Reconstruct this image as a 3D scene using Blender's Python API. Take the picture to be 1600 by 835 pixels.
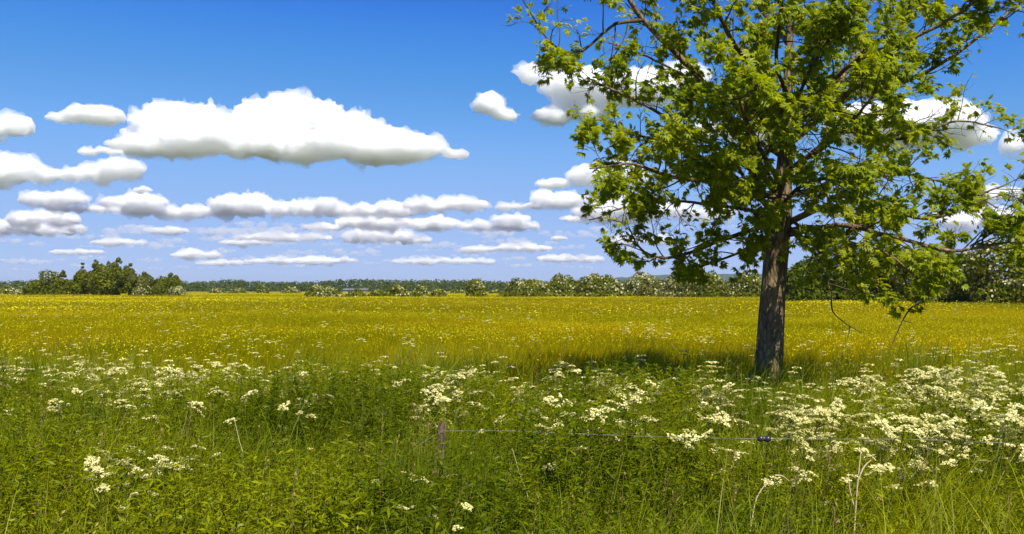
import bpy, bmesh, math, random
import numpy as np
from mathutils import Vector, Matrix

for _o in list(bpy.data.objects):
    bpy.data.objects.remove(_o)
SC = bpy.context.scene
COL = SC.collection
R = math.radians

# ------------------------------------------------------------------ camera
EYE = 1.7            # eye height, metres
FPX = 1386.0         # focal length in photo pixels (1600 wide)
HOR = 452.0          # photo row of the horizon
cam_d = bpy.data.cameras.new('camera')
cam_d.sensor_width = 36.0
cam_d.lens = 36.0 * FPX / 1600.0
cam_d.shift_y = (HOR - 417.5) / 1600.0
cam_d.clip_start = 0.05
cam_d.clip_end = 120000.0
cam = bpy.data.objects.new('camera', cam_d)
COL.objects.link(cam)
cam.location = (0, 0, EYE)
cam.rotation_euler = (R(90), 0, 0)
SC.camera = cam


def at(px, py, d):
    """photo pixel at forward distance d -> world point"""
    return ((px - 800.0) / FPX * d, d, EYE + (HOR - py) / FPX * d)


EXPOSURE = 0.75
# ------------------------------------------------------------------ sun and sky
SUN_EL, SUN_AZ = 53.0, 157.0      # azimuth clockwise from the view direction (+Y): from the right, behind the camera
sun_d = bpy.data.lights.new('sun', 'SUN')
sun_d.energy = 4.6
sun_d.angle = R(0.53)
sun_d.color = (1.0, 0.945, 0.82)
sun = bpy.data.objects.new('sun', sun_d)
COL.objects.link(sun)
_sv = Vector((math.sin(R(SUN_AZ)) * math.cos(R(SUN_EL)), math.cos(R(SUN_AZ)) * math.cos(R(SUN_EL)), math.sin(R(SUN_EL))))
sun.rotation_euler = _sv.to_track_quat('Z', 'Y').to_euler()
sun.location = (40, -30, 60)

W = bpy.data.worlds.new('World')
SC.world = W
W.use_nodes = True
WT = W.node_tree
WT.nodes.clear()


class NB:
    """small node-graph builder"""
    def __init__(s, tree):
        s.t = tree

    def n(s, typ, ins=None, **props):
        nd = s.t.nodes.new(typ)
        for k, v in props.items():
            setattr(nd, k, v)
        for k, v in (ins or {}).items():
            s.set(nd.inputs[k], v)
        return nd

    def set(s, sock, v):
        if isinstance(v, bpy.types.NodeSocket):
            s.t.links.new(v, sock)
        elif isinstance(v, bpy.types.Node):
            s.t.links.new(v.outputs[0], sock)
        else:
            sock.default_value = v

    def m(s, op, a, b=None, c=None, clamp=False):
        nd = s.t.nodes.new('ShaderNodeMath')
        nd.operation = op
        nd.use_clamp = clamp
        for i, v in enumerate((a, b, c)):
            if v is not None:
                s.set(nd.inputs[i], v)
        return nd.outputs[0]

    def v(s, op, a, b=None, c=None, out=0):
        nd = s.t.nodes.new('ShaderNodeVectorMath')
        nd.operation = op
        for i, x in enumerate((a, b, c)):
            if x is not None:
                s.set(nd.inputs[i], x)
        return nd.outputs[out]

    def ss(s, x, lo, hi, t0=0.0, t1=1.0):
        nd = s.t.nodes.new('ShaderNodeMapRange')
        nd.interpolation_type = 'SMOOTHSTEP'
        for i, q in enumerate((x, lo, hi, t0, t1)):
            s.set(nd.inputs[i], q)
        return nd.outputs[0]

    def mix(s, f, a, b):
        nd = s.t.nodes.new('ShaderNodeMix')
        nd.data_type = 'RGBA'
        s.set(nd.inputs[0], f)
        s.set(nd.inputs[6], a)
        s.set(nd.inputs[7], b)
        return nd.outputs[2]

    def noise(s, vec, scale, detail=4.0, rough=0.55, out=0, **kw):
        nd = s.t.nodes.new('ShaderNodeTexNoise')
        s.set(nd.inputs['Vector'], vec)
        nd.inputs['Scale'].default_value = scale
        nd.inputs['Detail'].default_value = detail
        nd.inputs['Roughness'].default_value = rough
        for k, v in kw.items():
            s.set(nd.inputs[k], v)
        return nd.outputs[out]


def build_world():
    b = NB(WT)
    sky = b.n('ShaderNodeTexSky', sky_type='NISHITA')
    sky.sun_disc = False
    sky.sun_elevation = R(SUN_EL)
    sky.sun_rotation = R(SUN_AZ)
    sky.altitude = 50
    sky.air_density = 1.0
    sky.dust_density = 0.0
    sky.ozone_density = 1.5
    # grade the sky as the photograph was graded: deep blue overhead, pale towards the horizon
    lo = b.v('SCALE', sky.outputs[0])
    lo.node.inputs['Scale'].default_value = 0.04
    cv = b.n('ShaderNodeRGBCurve', {'Color': lo})
    K = 2.0 ** -EXPOSURE
    for ch, pts in ((0, ((0, 0), (0.04, 0.006), (0.068, 0.030), (0.083, 0.058), (0.112, 0.128), (0.153, 0.225), (0.221, 0.315), (0.383, 0.430), (1, 0.9))),
                    (1, ((0, 0), (0.06, 0.045), (0.11, 0.172), (0.132, 0.265), (0.171, 0.365), (0.22, 0.46), (0.283, 0.51), (0.351, 0.55), (1, 1.0))),
                    (2, ((0, 0), (0.10, 0.30), (0.18, 0.665), (0.206, 0.78), (0.242, 0.81), (0.288, 0.92), (1, 1.0)))):
        c = cv.mapping.curves[ch]
        while len(c.points) < len(pts):
            c.points.new(0.5, 0.5)
        for p, q in zip(c.points, pts):
            p.location = q[0], q[1] * K
            p.handle_type = 'AUTO_CLAMPED'
    cv.mapping.update()
    up = b.v('SCALE', cv.outputs[0])
    up.node.inputs['Scale'].default_value = 10.0
    bg = b.n('ShaderNodeBackground', {0: up, 1: 0.1})
    b.n('ShaderNodeOutputWorld', {0: bg.outputs[0]})


build_world()

SC.view_settings.view_transform = 'Standard'
SC.view_settings.look = 'None'
SC.view_settings.exposure = EXPOSURE
SC.view_settings.gamma = 1.0
SC.view_settings.use_curve_mapping = False
SC.render.engine = 'CYCLES'
SC.cycles.use_denoising = True
SC.cycles.max_bounces = 32
SC.cycles.diffuse_bounces = 3
SC.cycles.glossy_bounces = 1
SC.cycles.transmission_bounces = 4
SC.cycles.transparent_max_bounces = 6
SC.cycles.volume_bounces = 32
SC.cycles.caustics_reflective = False
SC.cycles.caustics_refractive = False
# ------------------------------------------------------------------ clouds: real bodies of scattering air at their real distance
CLOUD_BASE = 900.0


def icosphere_arrays(sub):
    bm = bmesh.new()
    bmesh.ops.create_icosphere(bm, subdivisions=sub, radius=1.0)
    v = np.array([x.co[:] for x in bm.verts])
    f = np.array([[q.index for q in x.verts] for x in bm.faces])
    bm.free()
    return v, f


ICO2 = icosphere_arrays(2)
ICO3 = icosphere_arrays(3)


def mesh_from(name, v, f, mats=(), smooth=True, mat_idx=None):
    """triangle (n,3) or quad (n,4) arrays -> mesh"""
    me = bpy.data.meshes.new(name)
    v = np.asarray(v, dtype=np.float32)
    f = np.asarray(f, dtype=np.int32)
    k = f.shape[1]
    me.vertices.add(len(v))
    me.vertices.foreach_set('co', v.ravel())
    me.loops.add(f.size)
    me.loops.foreach_set('vertex_index', f.ravel())
    me.polygons.add(len(f))
    me.polygons.foreach_set('loop_start', np.arange(len(f), dtype=np.int32) * k)
    me.polygons.foreach_set('loop_total', np.full(len(f), k, dtype=np.int32))
    if mat_idx is not None:
        me.polygons.foreach_set('material_index', np.asarray(mat_idx, dtype=np.int32))
    me.polygons.foreach_set('use_smooth', np.full(len(f), smooth))
    for m in mats:
        me.materials.append(m)
    me.update(calc_edges=True)
    return me


def tag(o, label=None, cat=None, group=None, kind=None):
    for k, v in (('label', label), ('category', cat), ('group', group), ('kind', kind)):
        if v:
            o[k] = v
    return o


def link(name, me, parent=None, loc=None):
    o = bpy.data.objects.new(name, me)
    COL.objects.link(o)
    if parent is not None:
        o.parent = parent
    if loc is not None:
        o.location = loc
    return o


def cloud_material(name, density, g=0.0):
    m = bpy.data.materials.new(name)
    m.use_nodes = True
    t = m.node_tree
    t.nodes.clear()
    b = NB(t)
    vs = b.n('ShaderNodeVolumeScatter', {'Color': (0.982, 0.986, 0.998, 1), 'Density': density, 'Anisotropy': g})
    o = b.n('ShaderNodeOutputMaterial')
    t.links.new(vs.outputs[0], o.inputs['Volume'])
    return m


TEX = {}


def clouds_tex(size, basis='BLENDER_ORIGINAL', depth=2):
    k = (round(size, 2), basis)
    if k not in TEX:
        t = bpy.data.textures.new('billow', 'CLOUDS')
        t.noise_scale = size
        t.noise_depth = depth
        t.noise_basis = basis
        t.cloud_type = 'GRAYSCALE'
        t.noise_type = 'SOFT_NOISE'
        TEX[k] = t
    return TEX[k]


def build_cloud(lobes, label, seed, mfp_px=None, group='cumulus clouds'):
    """lobes: (centre x, centre y, half width, rise, drop) in photo pixels; the lowest point fixes how far the cloud is"""
    rng = np.random.default_rng(seed)
    ybase = max(l[1] + l[4] for l in lobes)
    d = (CLOUD_BASE - EYE) / ((HOR - ybase) / FPX)
    px = d / FPX
    V, F, n = [], [], 0
    cx = np.mean([l[0] for l in lobes])
    org = np.array(at(cx, ybase, d))
    for lb in lobes:
        x, y, rx, rt, rb = lb[:5]
        c = np.array(at(x, y, d)) - org
        c[1] += (lb[5] if len(lb) > 5 else rng.uniform(-0.3, 0.3) * rx) * px
        balls = [(c, np.array([rx, min(rx, 1.6 * rt + 8), rt]) * px * 0.86)]
        flat = rx / rt > 2.2
        if flat:      # a flat cloud is a row of small heaps, not one lens
            balls = []
            for k in range(int(7 + rx / rt * 2)):
                t = -0.95 + 1.9 * (k + rng.uniform(0.1, 0.9)) / int(7 + rx / rt * 2)
                env = math.sqrt(max(0.05, 1 - t * t))
                r = rng.choice([0.4, 0.6, 0.8, 1.25]) * rng.uniform(0.8, 1.15) * rt * px * (0.35 + 0.65 * env)
                balls.append((c + np.array([t * rx * px, rng.normal(0, 0.5) * rt * px, rng.uniform(-0.1, 0.35) * rt * px * env]), np.array([r * rng.uniform(1.5, 3.0), r * 2.0, r])))
        for k in range(0 if flat else 16):
            dirn = rng.normal(size=3)
            dirn[2] = abs(dirn[2]) * 0.9 + 0.0
            dirn /= np.linalg.norm(dirn)
            r = rng.uniform(0.20, 0.36) * min(rt, rx) * px
            balls.append((c + dirn * balls[0][1] * rng.uniform(0.62, 0.88), np.array([r * rng.uniform(1, 1.7), r, r])))
        for (cc, rr) in balls:
            v = ICO2[0] * rr
            lo = v[:, 2] + (cc - c)[2] < 0
            v = v + cc
            zz = v[:, 2] - c[2]
            v[:, 2] = np.where(zz < 0, c[2] + zz * min(1.0, rb / rt), v[:, 2])
            V.append(v)
            F.append(ICO2[1] + n)
            n += len(v)
    base = mesh_from('cloud', np.vstack(V), np.vstack(F))
    th = max(l[3] + l[4] for l in lobes)
    span = min(l[3] for l in lobes if l[3] >= 0.5 * max(q[3] for q in lobes))
    vox = (3.2 if 900 < cx and ybase < 390 else min(2.3, max(1.3, span * 0.13))) * px
    big = th > 40

    def body(offset, noises, voxel):
        o = bpy.data.objects.new('cloud', base)
        COL.objects.link(o)
        o.location = org
        rm = o.modifiers.new('r', 'REMESH')
        rm.mode = 'VOXEL'
        rm.voxel_size = voxel
        for size, st, basis, mid in noises:
            dm = o.modifiers.new('d', 'DISPLACE')
            dm.texture = clouds_tex(size * px, basis)
            dm.texture_coords = 'LOCAL'
            dm.strength = st * px
            dm.mid_level = mid
        if offset:
            dm = o.modifiers.new('o', 'DISPLACE')
            dm.strength = offset * px
            dm.mid_level = 0.0
        r2 = o.modifiers.new('r2', 'REMESH')
        r2.mode = 'VOXEL'
        r2.voxel_size = voxel
        new = bpy.data.meshes.new_from_object(o.evaluated_get(bpy.context.evaluated_depsgraph_get()))
        bpy.data.objects.remove(o)
        new.materials.clear()
        return new
    N = [(span * 1.2, span * 0.75, 'BLENDER_ORIGINAL', 0.52), (span * 0.50, -span * 0.55, 'VORONOI_F1', 0.36), (span * 0.22, -span * 0.34, 'VORONOI_F1', 0.38), (span * 0.09, -span * 0.14, 'VORONOI_F1', 0.4)]
    if not big:      # small clouds: fewer, larger lumps so the tops stay knobbly
        N = [(span * 2.2, span * 1.9, 'BLENDER_ORIGINAL', 0.54), (span * 0.9, -span * 1.2, 'VORONOI_F1', 0.36), (span * 0.45, -span * 0.7, 'VORONOI_F1', 0.38)]
    core = body(-0.10 * span if big else -0.28 * span, N, vox)
    core.materials.append(cloud_material('cloud_core', 1.0 / ((3.2 + 0.03 * th if big else 1.5 + 0.14 * th) * px), 0.3 if big else 0.15))
    # torn thin wisps that only here and there reach out past the heap
    W = [(span * 1.0, span * 1.5, 'BLENDER_ORIGINAL', 0.56), (span * 0.32, span * 1.0, 'BLENDER_ORIGINAL', 0.56), (span * 0.12, span * 0.4, 'BLENDER_ORIGINAL', 0.5)]
    if not big:
        W = [(span * 1.6, span * 2.4, 'BLENDER_ORIGINAL', 0.5), (span * 0.6, span * 1.6, 'BLENDER_ORIGINAL', 0.52)]
    veil = body(-0.05 * span if big else 0.1 * span, W, vox * 1.35)
    veil.materials.append(cloud_material('cloud_veil', 1.0 / ((15.0 + 0.06 * th if big else 3.5 + 0.6 * th) * px), 0.25 if big else 0.0))
    o = link('cloud', core, None, org)
    link('wisp', veil, o)
    tag(o, label, 'cloud', group)
    return o


SKY_CLOUDS = [
    ([(268, 196, 78, 50, 34, 10), (250, 176, 42, 32, 26, 20), (322, 186, 40, 26, 26, 0), (208, 208, 32, 20, 18, 10),
      (425, 192, 88, 46, 36, 10), (400, 168, 54, 26, 24, 25), (448, 160, 50, 26, 26, 10), (500, 176, 50, 28, 34, 5), (548, 200, 70, 32, 30, 0), (600, 212, 48, 24, 22, 0),
      (250, 236, 70, 18, 14, -25), (345, 232, 62, 26, 18, -40), (430, 238, 74, 24, 20, -30), (520, 240, 84, 22, 18, -34), (606, 236, 70, 24, 20, -20), (664, 232, 38, 27, 18, -10), (702, 243, 22, 7, 5, 0)],
     'largest cloud of all, a long white heap tapering to the right'),
    ([(137, 184, 50, 12, 10), (110, 186, 26, 6, 6)], 'small flat white cloud beside the upper left of the largest cloud'),
    ([(155, 237, 26, 6, 5)], 'sliver of white cloud tucked under the small flat one, left of the largest cloud'),
    ([(6, 198, 42, 20, 15)], 'upper white cloud cut off by the left edge of the picture'),
    ([(14, 272, 48, 18, 13)], 'lower puffy cloud cut off by the left edge, below another'),
    ([(150, 272, 56, 12, 13), (192, 264, 32, 13, 16)], 'rounded white cloud just below the left end of the largest cloud'),
    ([(224, 298, 13, 5, 4)], 'tiny puff of cloud hanging above the long low cloud bank'),
    ([(86, 314, 42, 11, 9), (150, 325, 90, 6, 8), (212, 319, 52, 12, 12), (300, 332, 110, 8, 10), (388, 321, 40, 13, 12)],
     'long low cloud bank with three white humps at the left'),
    ([(62, 343, 48, 10, 9)], 'oval cloud under the left end of the long low cloud bank'),
    ([(12, 355, 40, 12, 9), (84, 361, 52, 5, 6)], 'low cloud at the left edge with a tail trailing right'),
    ([(462, 327, 46, 10, 9), (510, 321, 24, 14, 12), (570, 329, 70, 13, 9)], 'knobbly low cloud bank in the middle, below the largest cloud'),
    ([(698, 322, 48, 12, 11)], 'plump oval cloud right of the knobbly low bank'),
    ([(580, 349, 60, 9, 7), (505, 355, 30, 4, 4)], 'flat cloud just under the knobbly low cloud bank'),
    ([(678, 351, 36, 9, 8), (772, 353, 70, 7, 7), (800, 343, 24, 6, 7)], 'stretched flat cloud below the plump oval cloud'),
    ([(828, 324, 56, 7, 8), (864, 315, 36, 12, 12)], 'ragged grey white cloud close to the left of the tree crown'),
    ([(866, 288, 24, 6, 5)], 'small thin cloud above the ragged one beside the tree'),
    ([(892, 343, 14, 4, 3)], 'tiny puff touching the tree foliage at its lower left'),
    ([(440, 371, 74, 6, 5)], 'thin streaky cloud below the middle cloud banks'),
    ([(590, 372, 48, 9, 6), (646, 375, 28, 4, 4)], 'bright little cloud low in the middle of the sky'),
    ([(385, 380, 42, 6, 5)], 'flat little cloud above the right end of the far treeline clump'),
    ([(182, 379, 44, 5, 5)], 'pale cloud right above the clump of trees at the left'),
    ([(262, 361, 34, 5, 5)], 'pale cloud below the middle hump of the long bank'),
    ([(118, 357, 20, 4, 4)], 'speck of cloud beside the tail of the left edge cloud'),
    ([(748, 391, 30, 5, 4)], 'little low cloud above the lone round bush'),
    ([(815, 389, 38, 6, 4)], 'low pinkish cloud above the left end of the blossoming hedge'),
    ([(873, 373, 12, 3, 3)], 'tiny low cloud fleck near the tree crown'),
    ([(302, 399, 38, 6, 5)], 'low domed cloud above the woods right of the tree clump'),
    ([(470, 409, 90, 6, 4)], 'longest faint streak of cloud low over the woods'),
    ([(350, 412, 46, 4, 3)], 'short faint streak of cloud low over the woods'),
    ([(690, 409, 84, 5, 4)], 'faint streak of cloud low over the lone round bush'),
    ([(890, 405, 52, 5, 4)], 'faint streak of cloud low over the blossoming hedge'),
    ([(120, 394, 46, 4, 4)], 'faint low cloud showing behind the clump of trees'),
    ([(764, 164, 34, 24, 22), (788, 180, 28, 16, 16)], 'lone white puff between the largest cloud and the tree'),
    ([(826, 118, 34, 24, 24), (900, 132, 70, 38, 40), (905, 178, 58, 18, 18), (1000, 140, 84, 40, 50), (1070, 120, 54, 34, 40)],
     'big white cloud half hidden behind the upper left of the tree'),
    ([(955, 278, 40, 14, 11)], 'white cloud glimpsed through the left side of the crown'),
    ([(985, 330, 54, 22, 16), (1080, 334, 60, 14, 12)], 'low white cloud behind the bottom left branches of the tree'),
    ([(1000, 376, 54, 7, 7)], 'lowest thin cloud behind the drooping left branches'),
    ([(1150, 205, 60, 24, 26)], 'cloud behind the trunk in the middle of the crown'),
    ([(1400, 194, 96, 30, 34), (1510, 213, 60, 28, 26)], 'large greyish white cloud behind the right side of the crown'),
    ([(1592, 226, 34, 18, 16)], 'white cloud cut off by the right edge of the picture'),
    ([(1560, 302, 60, 12, 11)], 'thin cloud behind the outer right twigs of the tree'),
    ([(1525, 344, 70, 14, 11)], 'lowest cloud at the right, just above the near hedge'),
]
for _i, (_l, _t) in enumerate(SKY_CLOUDS):
    build_cloud(_l, _t, 11 + _i)


def faint_clouds():
    """many thin far puffs low over the horizon that run together into a pale band"""
    rng = np.random.default_rng(404)
    V, F, n = [], [], 0
    for k in range(170):
        py = rng.uniform(352, 424)
        d = (CLOUD_BASE - EYE) / ((HOR - py) / FPX)
        px = d / FPX
        x = rng.uniform(-100, 1180)
        hh = np.interp(py, [352, 424], [9.0, 3.2]) * rng.uniform(0.5, 1.25)
        ww = hh * rng.uniform(2.0, 6)
        for q in range(int(4 + ww / hh)):
            t = rng.uniform(-1, 1)
            r = hh * rng.uniform(0.3, 0.9) * (1.1 - 0.6 * abs(t)) * px
            c = np.array(at(x + t * ww, py - hh * rng.uniform(0.2, 0.6), d)) + (0, rng.normal(0, hh) * px, 0)
            v = ICO2[0] * (1 + 0.25 * rng.normal(size=(len(ICO2[0]), 1))) * np.array([r * rng.uniform(1.4, 3), r * 1.5, r]) + c
            V.append(v)
            F.append(ICO2[1] + n)
            n += len(v)
    o = link('faint_clouds', mesh_from('faint_clouds', np.vstack(V), np.vstack(F), [cloud_material('faint_cloud_air', 1.0 / 260.0)]))
    tag(o, 'pale band of faint far clouds low over the horizon', None, None, 'stuff')


faint_clouds()
# ------------------------------------------------------------------ materials
def leaf_mat(name, a, b_, trans=None, tfac=0.35, scale=0.35, rough=0.45, gloss=0.06, island=0.5, third=None, tscale=0.05):
    """leaf or blade: diffuse + light passing through + a little sheen; colour varies with place and from leaf to leaf"""
    m = bpy.data.materials.new(name)
    m.use_nodes = True
    t = m.node_tree
    t.nodes.clear()
    b = NB(t)
    geo = b.n('ShaderNodeNewGeometry')
    n1 = b.noise(geo.outputs['Position'], scale, 2.0, 0.5)
    f = b.ss(n1, 0.36, 0.64)
    r = geo.outputs['Random Per Island']
    f = b.m('ADD', b.m('MULTIPLY', f, 1.0 - island), b.m('MULTIPLY', r, island), clamp=True)
    col = b.mix(f, (*a, 1), (*b_, 1))
    if third is not None:
        g = b.ss(b.noise(geo.outputs['Position'], tscale, 3.0, 0.55), 0.46, 0.62)
        col = b.mix(g, col, (*third, 1))
    hv = b.n('ShaderNodeHueSaturation', {'Color': col, 'Value': b.m('MULTIPLY_ADD', r, 0.5, 0.75)})
    col = hv.outputs[0]
    dif = b.n('ShaderNodeBsdfDiffuse', {'Color': col})
    tc = b.v('MULTIPLY', col, trans or (1.5, 1.35, 0.6))
    tr = b.n('ShaderNodeBsdfTranslucent', {'Color': tc})
    mx = b.n('ShaderNodeMixShader', {0: tfac, 1: dif.outputs[0], 2: tr.outputs[0]})
    if gloss > 0:
        gl = b.n('ShaderNodeBsdfGlossy', {'Color': (0.9, 0.95, 1, 1), 'Roughness': rough})
        mx = b.n('ShaderNodeMixShader', {0: gloss, 1: mx.outputs[0], 2: gl.outputs[0]})
    b.n('ShaderNodeOutputMaterial', {0: mx.outputs[0]})
    return m


def bark_mat(name, a, c, scale=9.0, stretch=0.18, bump=0.6, moss=None):
    m = bpy.data.materials.new(name)
    m.use_nodes = True
    t = m.node_tree
    t.nodes.clear()
    b = NB(t)
    tc = b.n('ShaderNodeTexCoord')
    p = b.v('MULTIPLY', tc.outputs['Object'], (1, 1, stretch))
    n1 = b.noise(p, scale, 6.0, 0.62)
    n2 = b.noise(p, scale * 4.3, 4.0, 0.6)
    vo = b.n('ShaderNodeTexVoronoi', {'Vector': p, 'Scale': scale * 2.2}, feature='DISTANCE_TO_EDGE')
    crack = b.ss(vo.outputs[0], 0.0, 0.16)
    f = b.m('MULTIPLY', b.ss(n1, 0.3, 0.7), b.m('MULTIPLY_ADD', crack, 0.6, 0.4))
    col = b.mix(f, (*a, 1), (*c, 1))
    if moss:
        big = b.noise(tc.outputs['Object'], 2.1, 4.0, 0.6)
        col = b.mix(b.ss(big, 0.52, 0.68), col, (*moss, 1))
    h = b.m('ADD', b.m('MULTIPLY', crack, 0.7), b.m('MULTIPLY', n2, 0.6))
    bp = b.n('ShaderNodeBump', {'Height': h, 'Strength': bump, 'Distance': 0.02})
    pr = b.n('ShaderNodeBsdfPrincipled', {'Base Color': col, 'Roughness': 0.95, 'Specular IOR Level': 0.1, 'Normal': bp.outputs[0]})
    b.n('ShaderNodeOutputMaterial', {0: pr.outputs[0]})
    return m


def plain_mat(name, col, rough=0.6, metal=0.0, scale=30.0, amt=0.25):
    m = bpy.data.materials.new(name)
    m.use_nodes = True
    t = m.node_tree
    t.nodes.clear()
    b = NB(t)
    tc = b.n('ShaderNodeTexCoord')
    n1 = b.noise(tc.outputs['Object'], scale, 4.0, 0.6)
    hv = b.n('ShaderNodeHueSaturation', {'Color': (*col, 1), 'Value': b.m('MULTIPLY_ADD', n1, 2 * amt, 1.0 - amt)})
    pr = b.n('ShaderNodeBsdfPrincipled', {'Base Color': hv.outputs[0], 'Roughness': rough, 'Metallic': metal})
    b.n('ShaderNodeOutputMaterial', {0: pr.outputs[0]})
    return m


M = {}
M['bark'] = bark_mat('bark', (0.090, 0.064, 0.036), (0.29, 0.215, 0.130), scale=7.0, stretch=0.33, bump=1.0, moss=(0.22, 0.18, 0.09))
M['twig'] = bark_mat('twig_bark', (0.06, 0.045, 0.025), (0.19, 0.15, 0.08), scale=20)
M['dark_wood'] = bark_mat('dark_wood', (0.03, 0.024, 0.018), (0.08, 0.065, 0.045), scale=4)
M['leaf'] = leaf_mat('leaf_green', (0.145, 0.215, 0.003), (0.350, 0.375, 0.005), tfac=0.52, scale=1.3, island=0.6, gloss=0.010, trans=(1.55, 1.5, 0.4))
M['herb'] = leaf_mat('herb_green', (0.066, 0.108, 0.002), (0.235, 0.265, 0.003), scale=0.7, tfac=0.45, gloss=0.006, island=0.35)
M['verge_grass'] = leaf_mat('verge_grass_green', (0.090, 0.150, 0.002), (0.280, 0.300, 0.004), scale=0.6, tfac=0.48, gloss=0.008, island=0.4)
M['dry_grass'] = leaf_mat('dry_grass_straw', (0.20, 0.15, 0.05), (0.34, 0.26, 0.10), scale=0.6, tfac=0.2, gloss=0.0)
M['meadow'] = leaf_mat('meadow_grass', (0.205, 0.210, 0.003), (0.345, 0.300, 0.004), scale=0.09, tfac=0.42, gloss=0.0, third=(0.375, 0.295, 0.004), tscale=0.05)
M['meadow_far'] = leaf_mat('meadow_grass_far', (0.215, 0.205, 0.005), (0.330, 0.285, 0.006), scale=0.05, tfac=0.36, gloss=0.0, third=(0.350, 0.280, 0.005), tscale=0.02)
M['yellow'] = leaf_mat('buttercup_yellow', (0.48, 0.42, 0.006), (0.66, 0.59, 0.02), scale=0.5, tfac=0.25, gloss=0.0)
M['white'] = leaf_mat('umbel_cream', (0.58, 0.54, 0.18), (0.84, 0.79, 0.40), scale=2.0, tfac=0.3, gloss=0.0, trans=(1.05, 1.05, 0.7), island=0.7)
M['stalk'] = leaf_mat('stalk_green', (0.09, 0.12, 0.006), (0.15, 0.17, 0.012), scale=1.0, tfac=0.2, gloss=0.01)
M['far_leaf'] = leaf_mat('far_leaf', (0.085, 0.112, 0.008), (0.175, 0.185, 0.016), scale=0.3, tfac=0.38, gloss=0.0)
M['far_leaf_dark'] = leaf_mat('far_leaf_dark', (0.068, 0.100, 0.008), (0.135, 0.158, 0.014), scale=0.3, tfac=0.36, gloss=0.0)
M['far_leaf_pale'] = leaf_mat('far_leaf_pale', (0.100, 0.115, 0.025), (0.190, 0.185, 0.045), scale=0.3, tfac=0.35, gloss=0.0)
M['blossom'] = leaf_mat('hawthorn_blossom', (0.34, 0.34, 0.15), (0.54, 0.52, 0.29), scale=0.4, tfac=0.2, gloss=0.0, trans=(1.05, 1.05, 0.9))
M['wood_far'] = leaf_mat('woodland', (0.046, 0.074, 0.014), (0.085, 0.108, 0.020), scale=0.02, tfac=0.25, gloss=0.0)


# ------------------------------------------------------------------ mesh helpers
def norm(a):
    return a / np.maximum(np.linalg.norm(a, axis=-1, keepdims=True), 1e-9)


def frames(f, up):
    """columns x (side), y (along f), z (normal near up) for n directions"""
    f = norm(f)
    x = norm(np.cross(f, up))
    z = np.cross(x, f)
    return np.stack([x, f, z], axis=-1)


def stamp(tv, tf, pos, rot, scl):
    """copies of a template: (k,3) verts, (q,c) faces -> stacked arrays"""
    n, k = len(pos), len(tv)
    scl = np.asarray(scl, float)
    if scl.ndim == 1:
        scl = scl[:, None, None]
    else:
        scl = scl[:, None, :]
    v = np.einsum('nij,nkj->nki', rot, tv[None] * scl) + pos[:, None, :]
    f = tf[None] + (np.arange(n) * k)[:, None, None]
    return v.reshape(-1, 3), f.reshape(-1, tf.shape[1])


class Geo:
    """collects quads and triangles with material slots"""
    def __init__(s):
        s.v, s.q, s.t, s.qm, s.tm, s.n = [], [], [], [], [], 0

    def add(s, v, f, mat=0):
        v, f = np.asarray(v, float), np.asarray(f, int)
        if len(f) == 0:
            return
        if f.shape[1] == 4:
            s.q.append(f + s.n)
            s.qm.append(np.full(len(f), mat))
        else:
            s.t.append(f + s.n)
            s.tm.append(np.full(len(f), mat))
        s.v.append(v)
        s.n += len(v)

    def mesh(s, name, mats, smooth=True):
        v = np.vstack(s.v).astype(np.float32)
        q = np.vstack(s.q) if s.q else np.zeros((0, 4), int)
        t = np.vstack(s.t) if s.t else np.zeros((0, 3), int)
        me = bpy.data.meshes.new(name)
        me.vertices.add(len(v))
        me.vertices.foreach_set('co', v.ravel())
        loops = np.concatenate([q.ravel(), t.ravel()]).astype(np.int32)
        me.loops.add(len(loops))
        me.loops.foreach_set('vertex_index', loops)
        np_ = len(q) + len(t)
        me.polygons.add(np_)
        st = np.concatenate([np.arange(len(q)) * 4, len(q) * 4 + np.arange(len(t)) * 3]).astype(np.int32)
        tot = np.concatenate([np.full(len(q), 4), np.full(len(t), 3)]).astype(np.int32)
        me.polygons.foreach_set('loop_start', st)
        me.polygons.foreach_set('loop_total', tot)
        mi = np.concatenate(s.qm + s.tm) if (s.qm or s.tm) else np.zeros(0)
        me.polygons.foreach_set('material_index', mi.astype(np.int32))
        me.polygons.foreach_set('use_smooth', np.full(np_, smooth))
        for m in mats:
            me.materials.append(m)
        me.update(calc_edges=True)
        return me


def tube(path, rad, sides=6, cap=True):
    """tapered tube along a polyline"""
    p = np.asarray(path, float)
    r = np.asarray(rad, float)
    n = len(p)
    tan = norm(np.gradient(p, axis=0))
    ref = np.array([0.31, 0.17, 0.93]) if abs(tan[0] @ np.array([0.31, 0.17, 0.93])) < 0.9 else np.array([0.93, 0.2, 0.1])
    x = norm(np.cross(tan, ref))
    y = np.cross(tan, x)
    a = np.linspace(0, 2 * np.pi, sides, endpoint=False)
    ring = p[:, None, :] + r[:, None, None] * (np.cos(a)[None, :, None] * x[:, None, :] + np.sin(a)[None, :, None] * y[:, None, :])
    v = ring.reshape(-1, 3)
    i = np.arange(n - 1)[:, None] * sides
    j = np.arange(sides)[None, :]
    k = (j + 1) % sides
    f = np.stack([i + j, i + k, i + sides + k, i + sides + j], -1).reshape(-1, 4)
    return v, f


def spline(pts, n):
    """Catmull-Rom through pts (m,d) -> n samples"""
    p = np.asarray(pts, float)
    p = np.vstack([2 * p[0] - p[1], p, 2 * p[-1] - p[-2]])
    m = len(p) - 3
    u = np.linspace(0, m - 1e-6, n)
    i = u.astype(int)
    t = (u - i)[:, None]
    a, b, c, d = p[i], p[i + 1], p[i + 2], p[i + 3]
    return 0.5 * (2 * b + (c - a) * t + (2 * a - 5 * b + 4 * c - d) * t ** 2 + (3 * b - a - 3 * c + d) * t ** 3)


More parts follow.
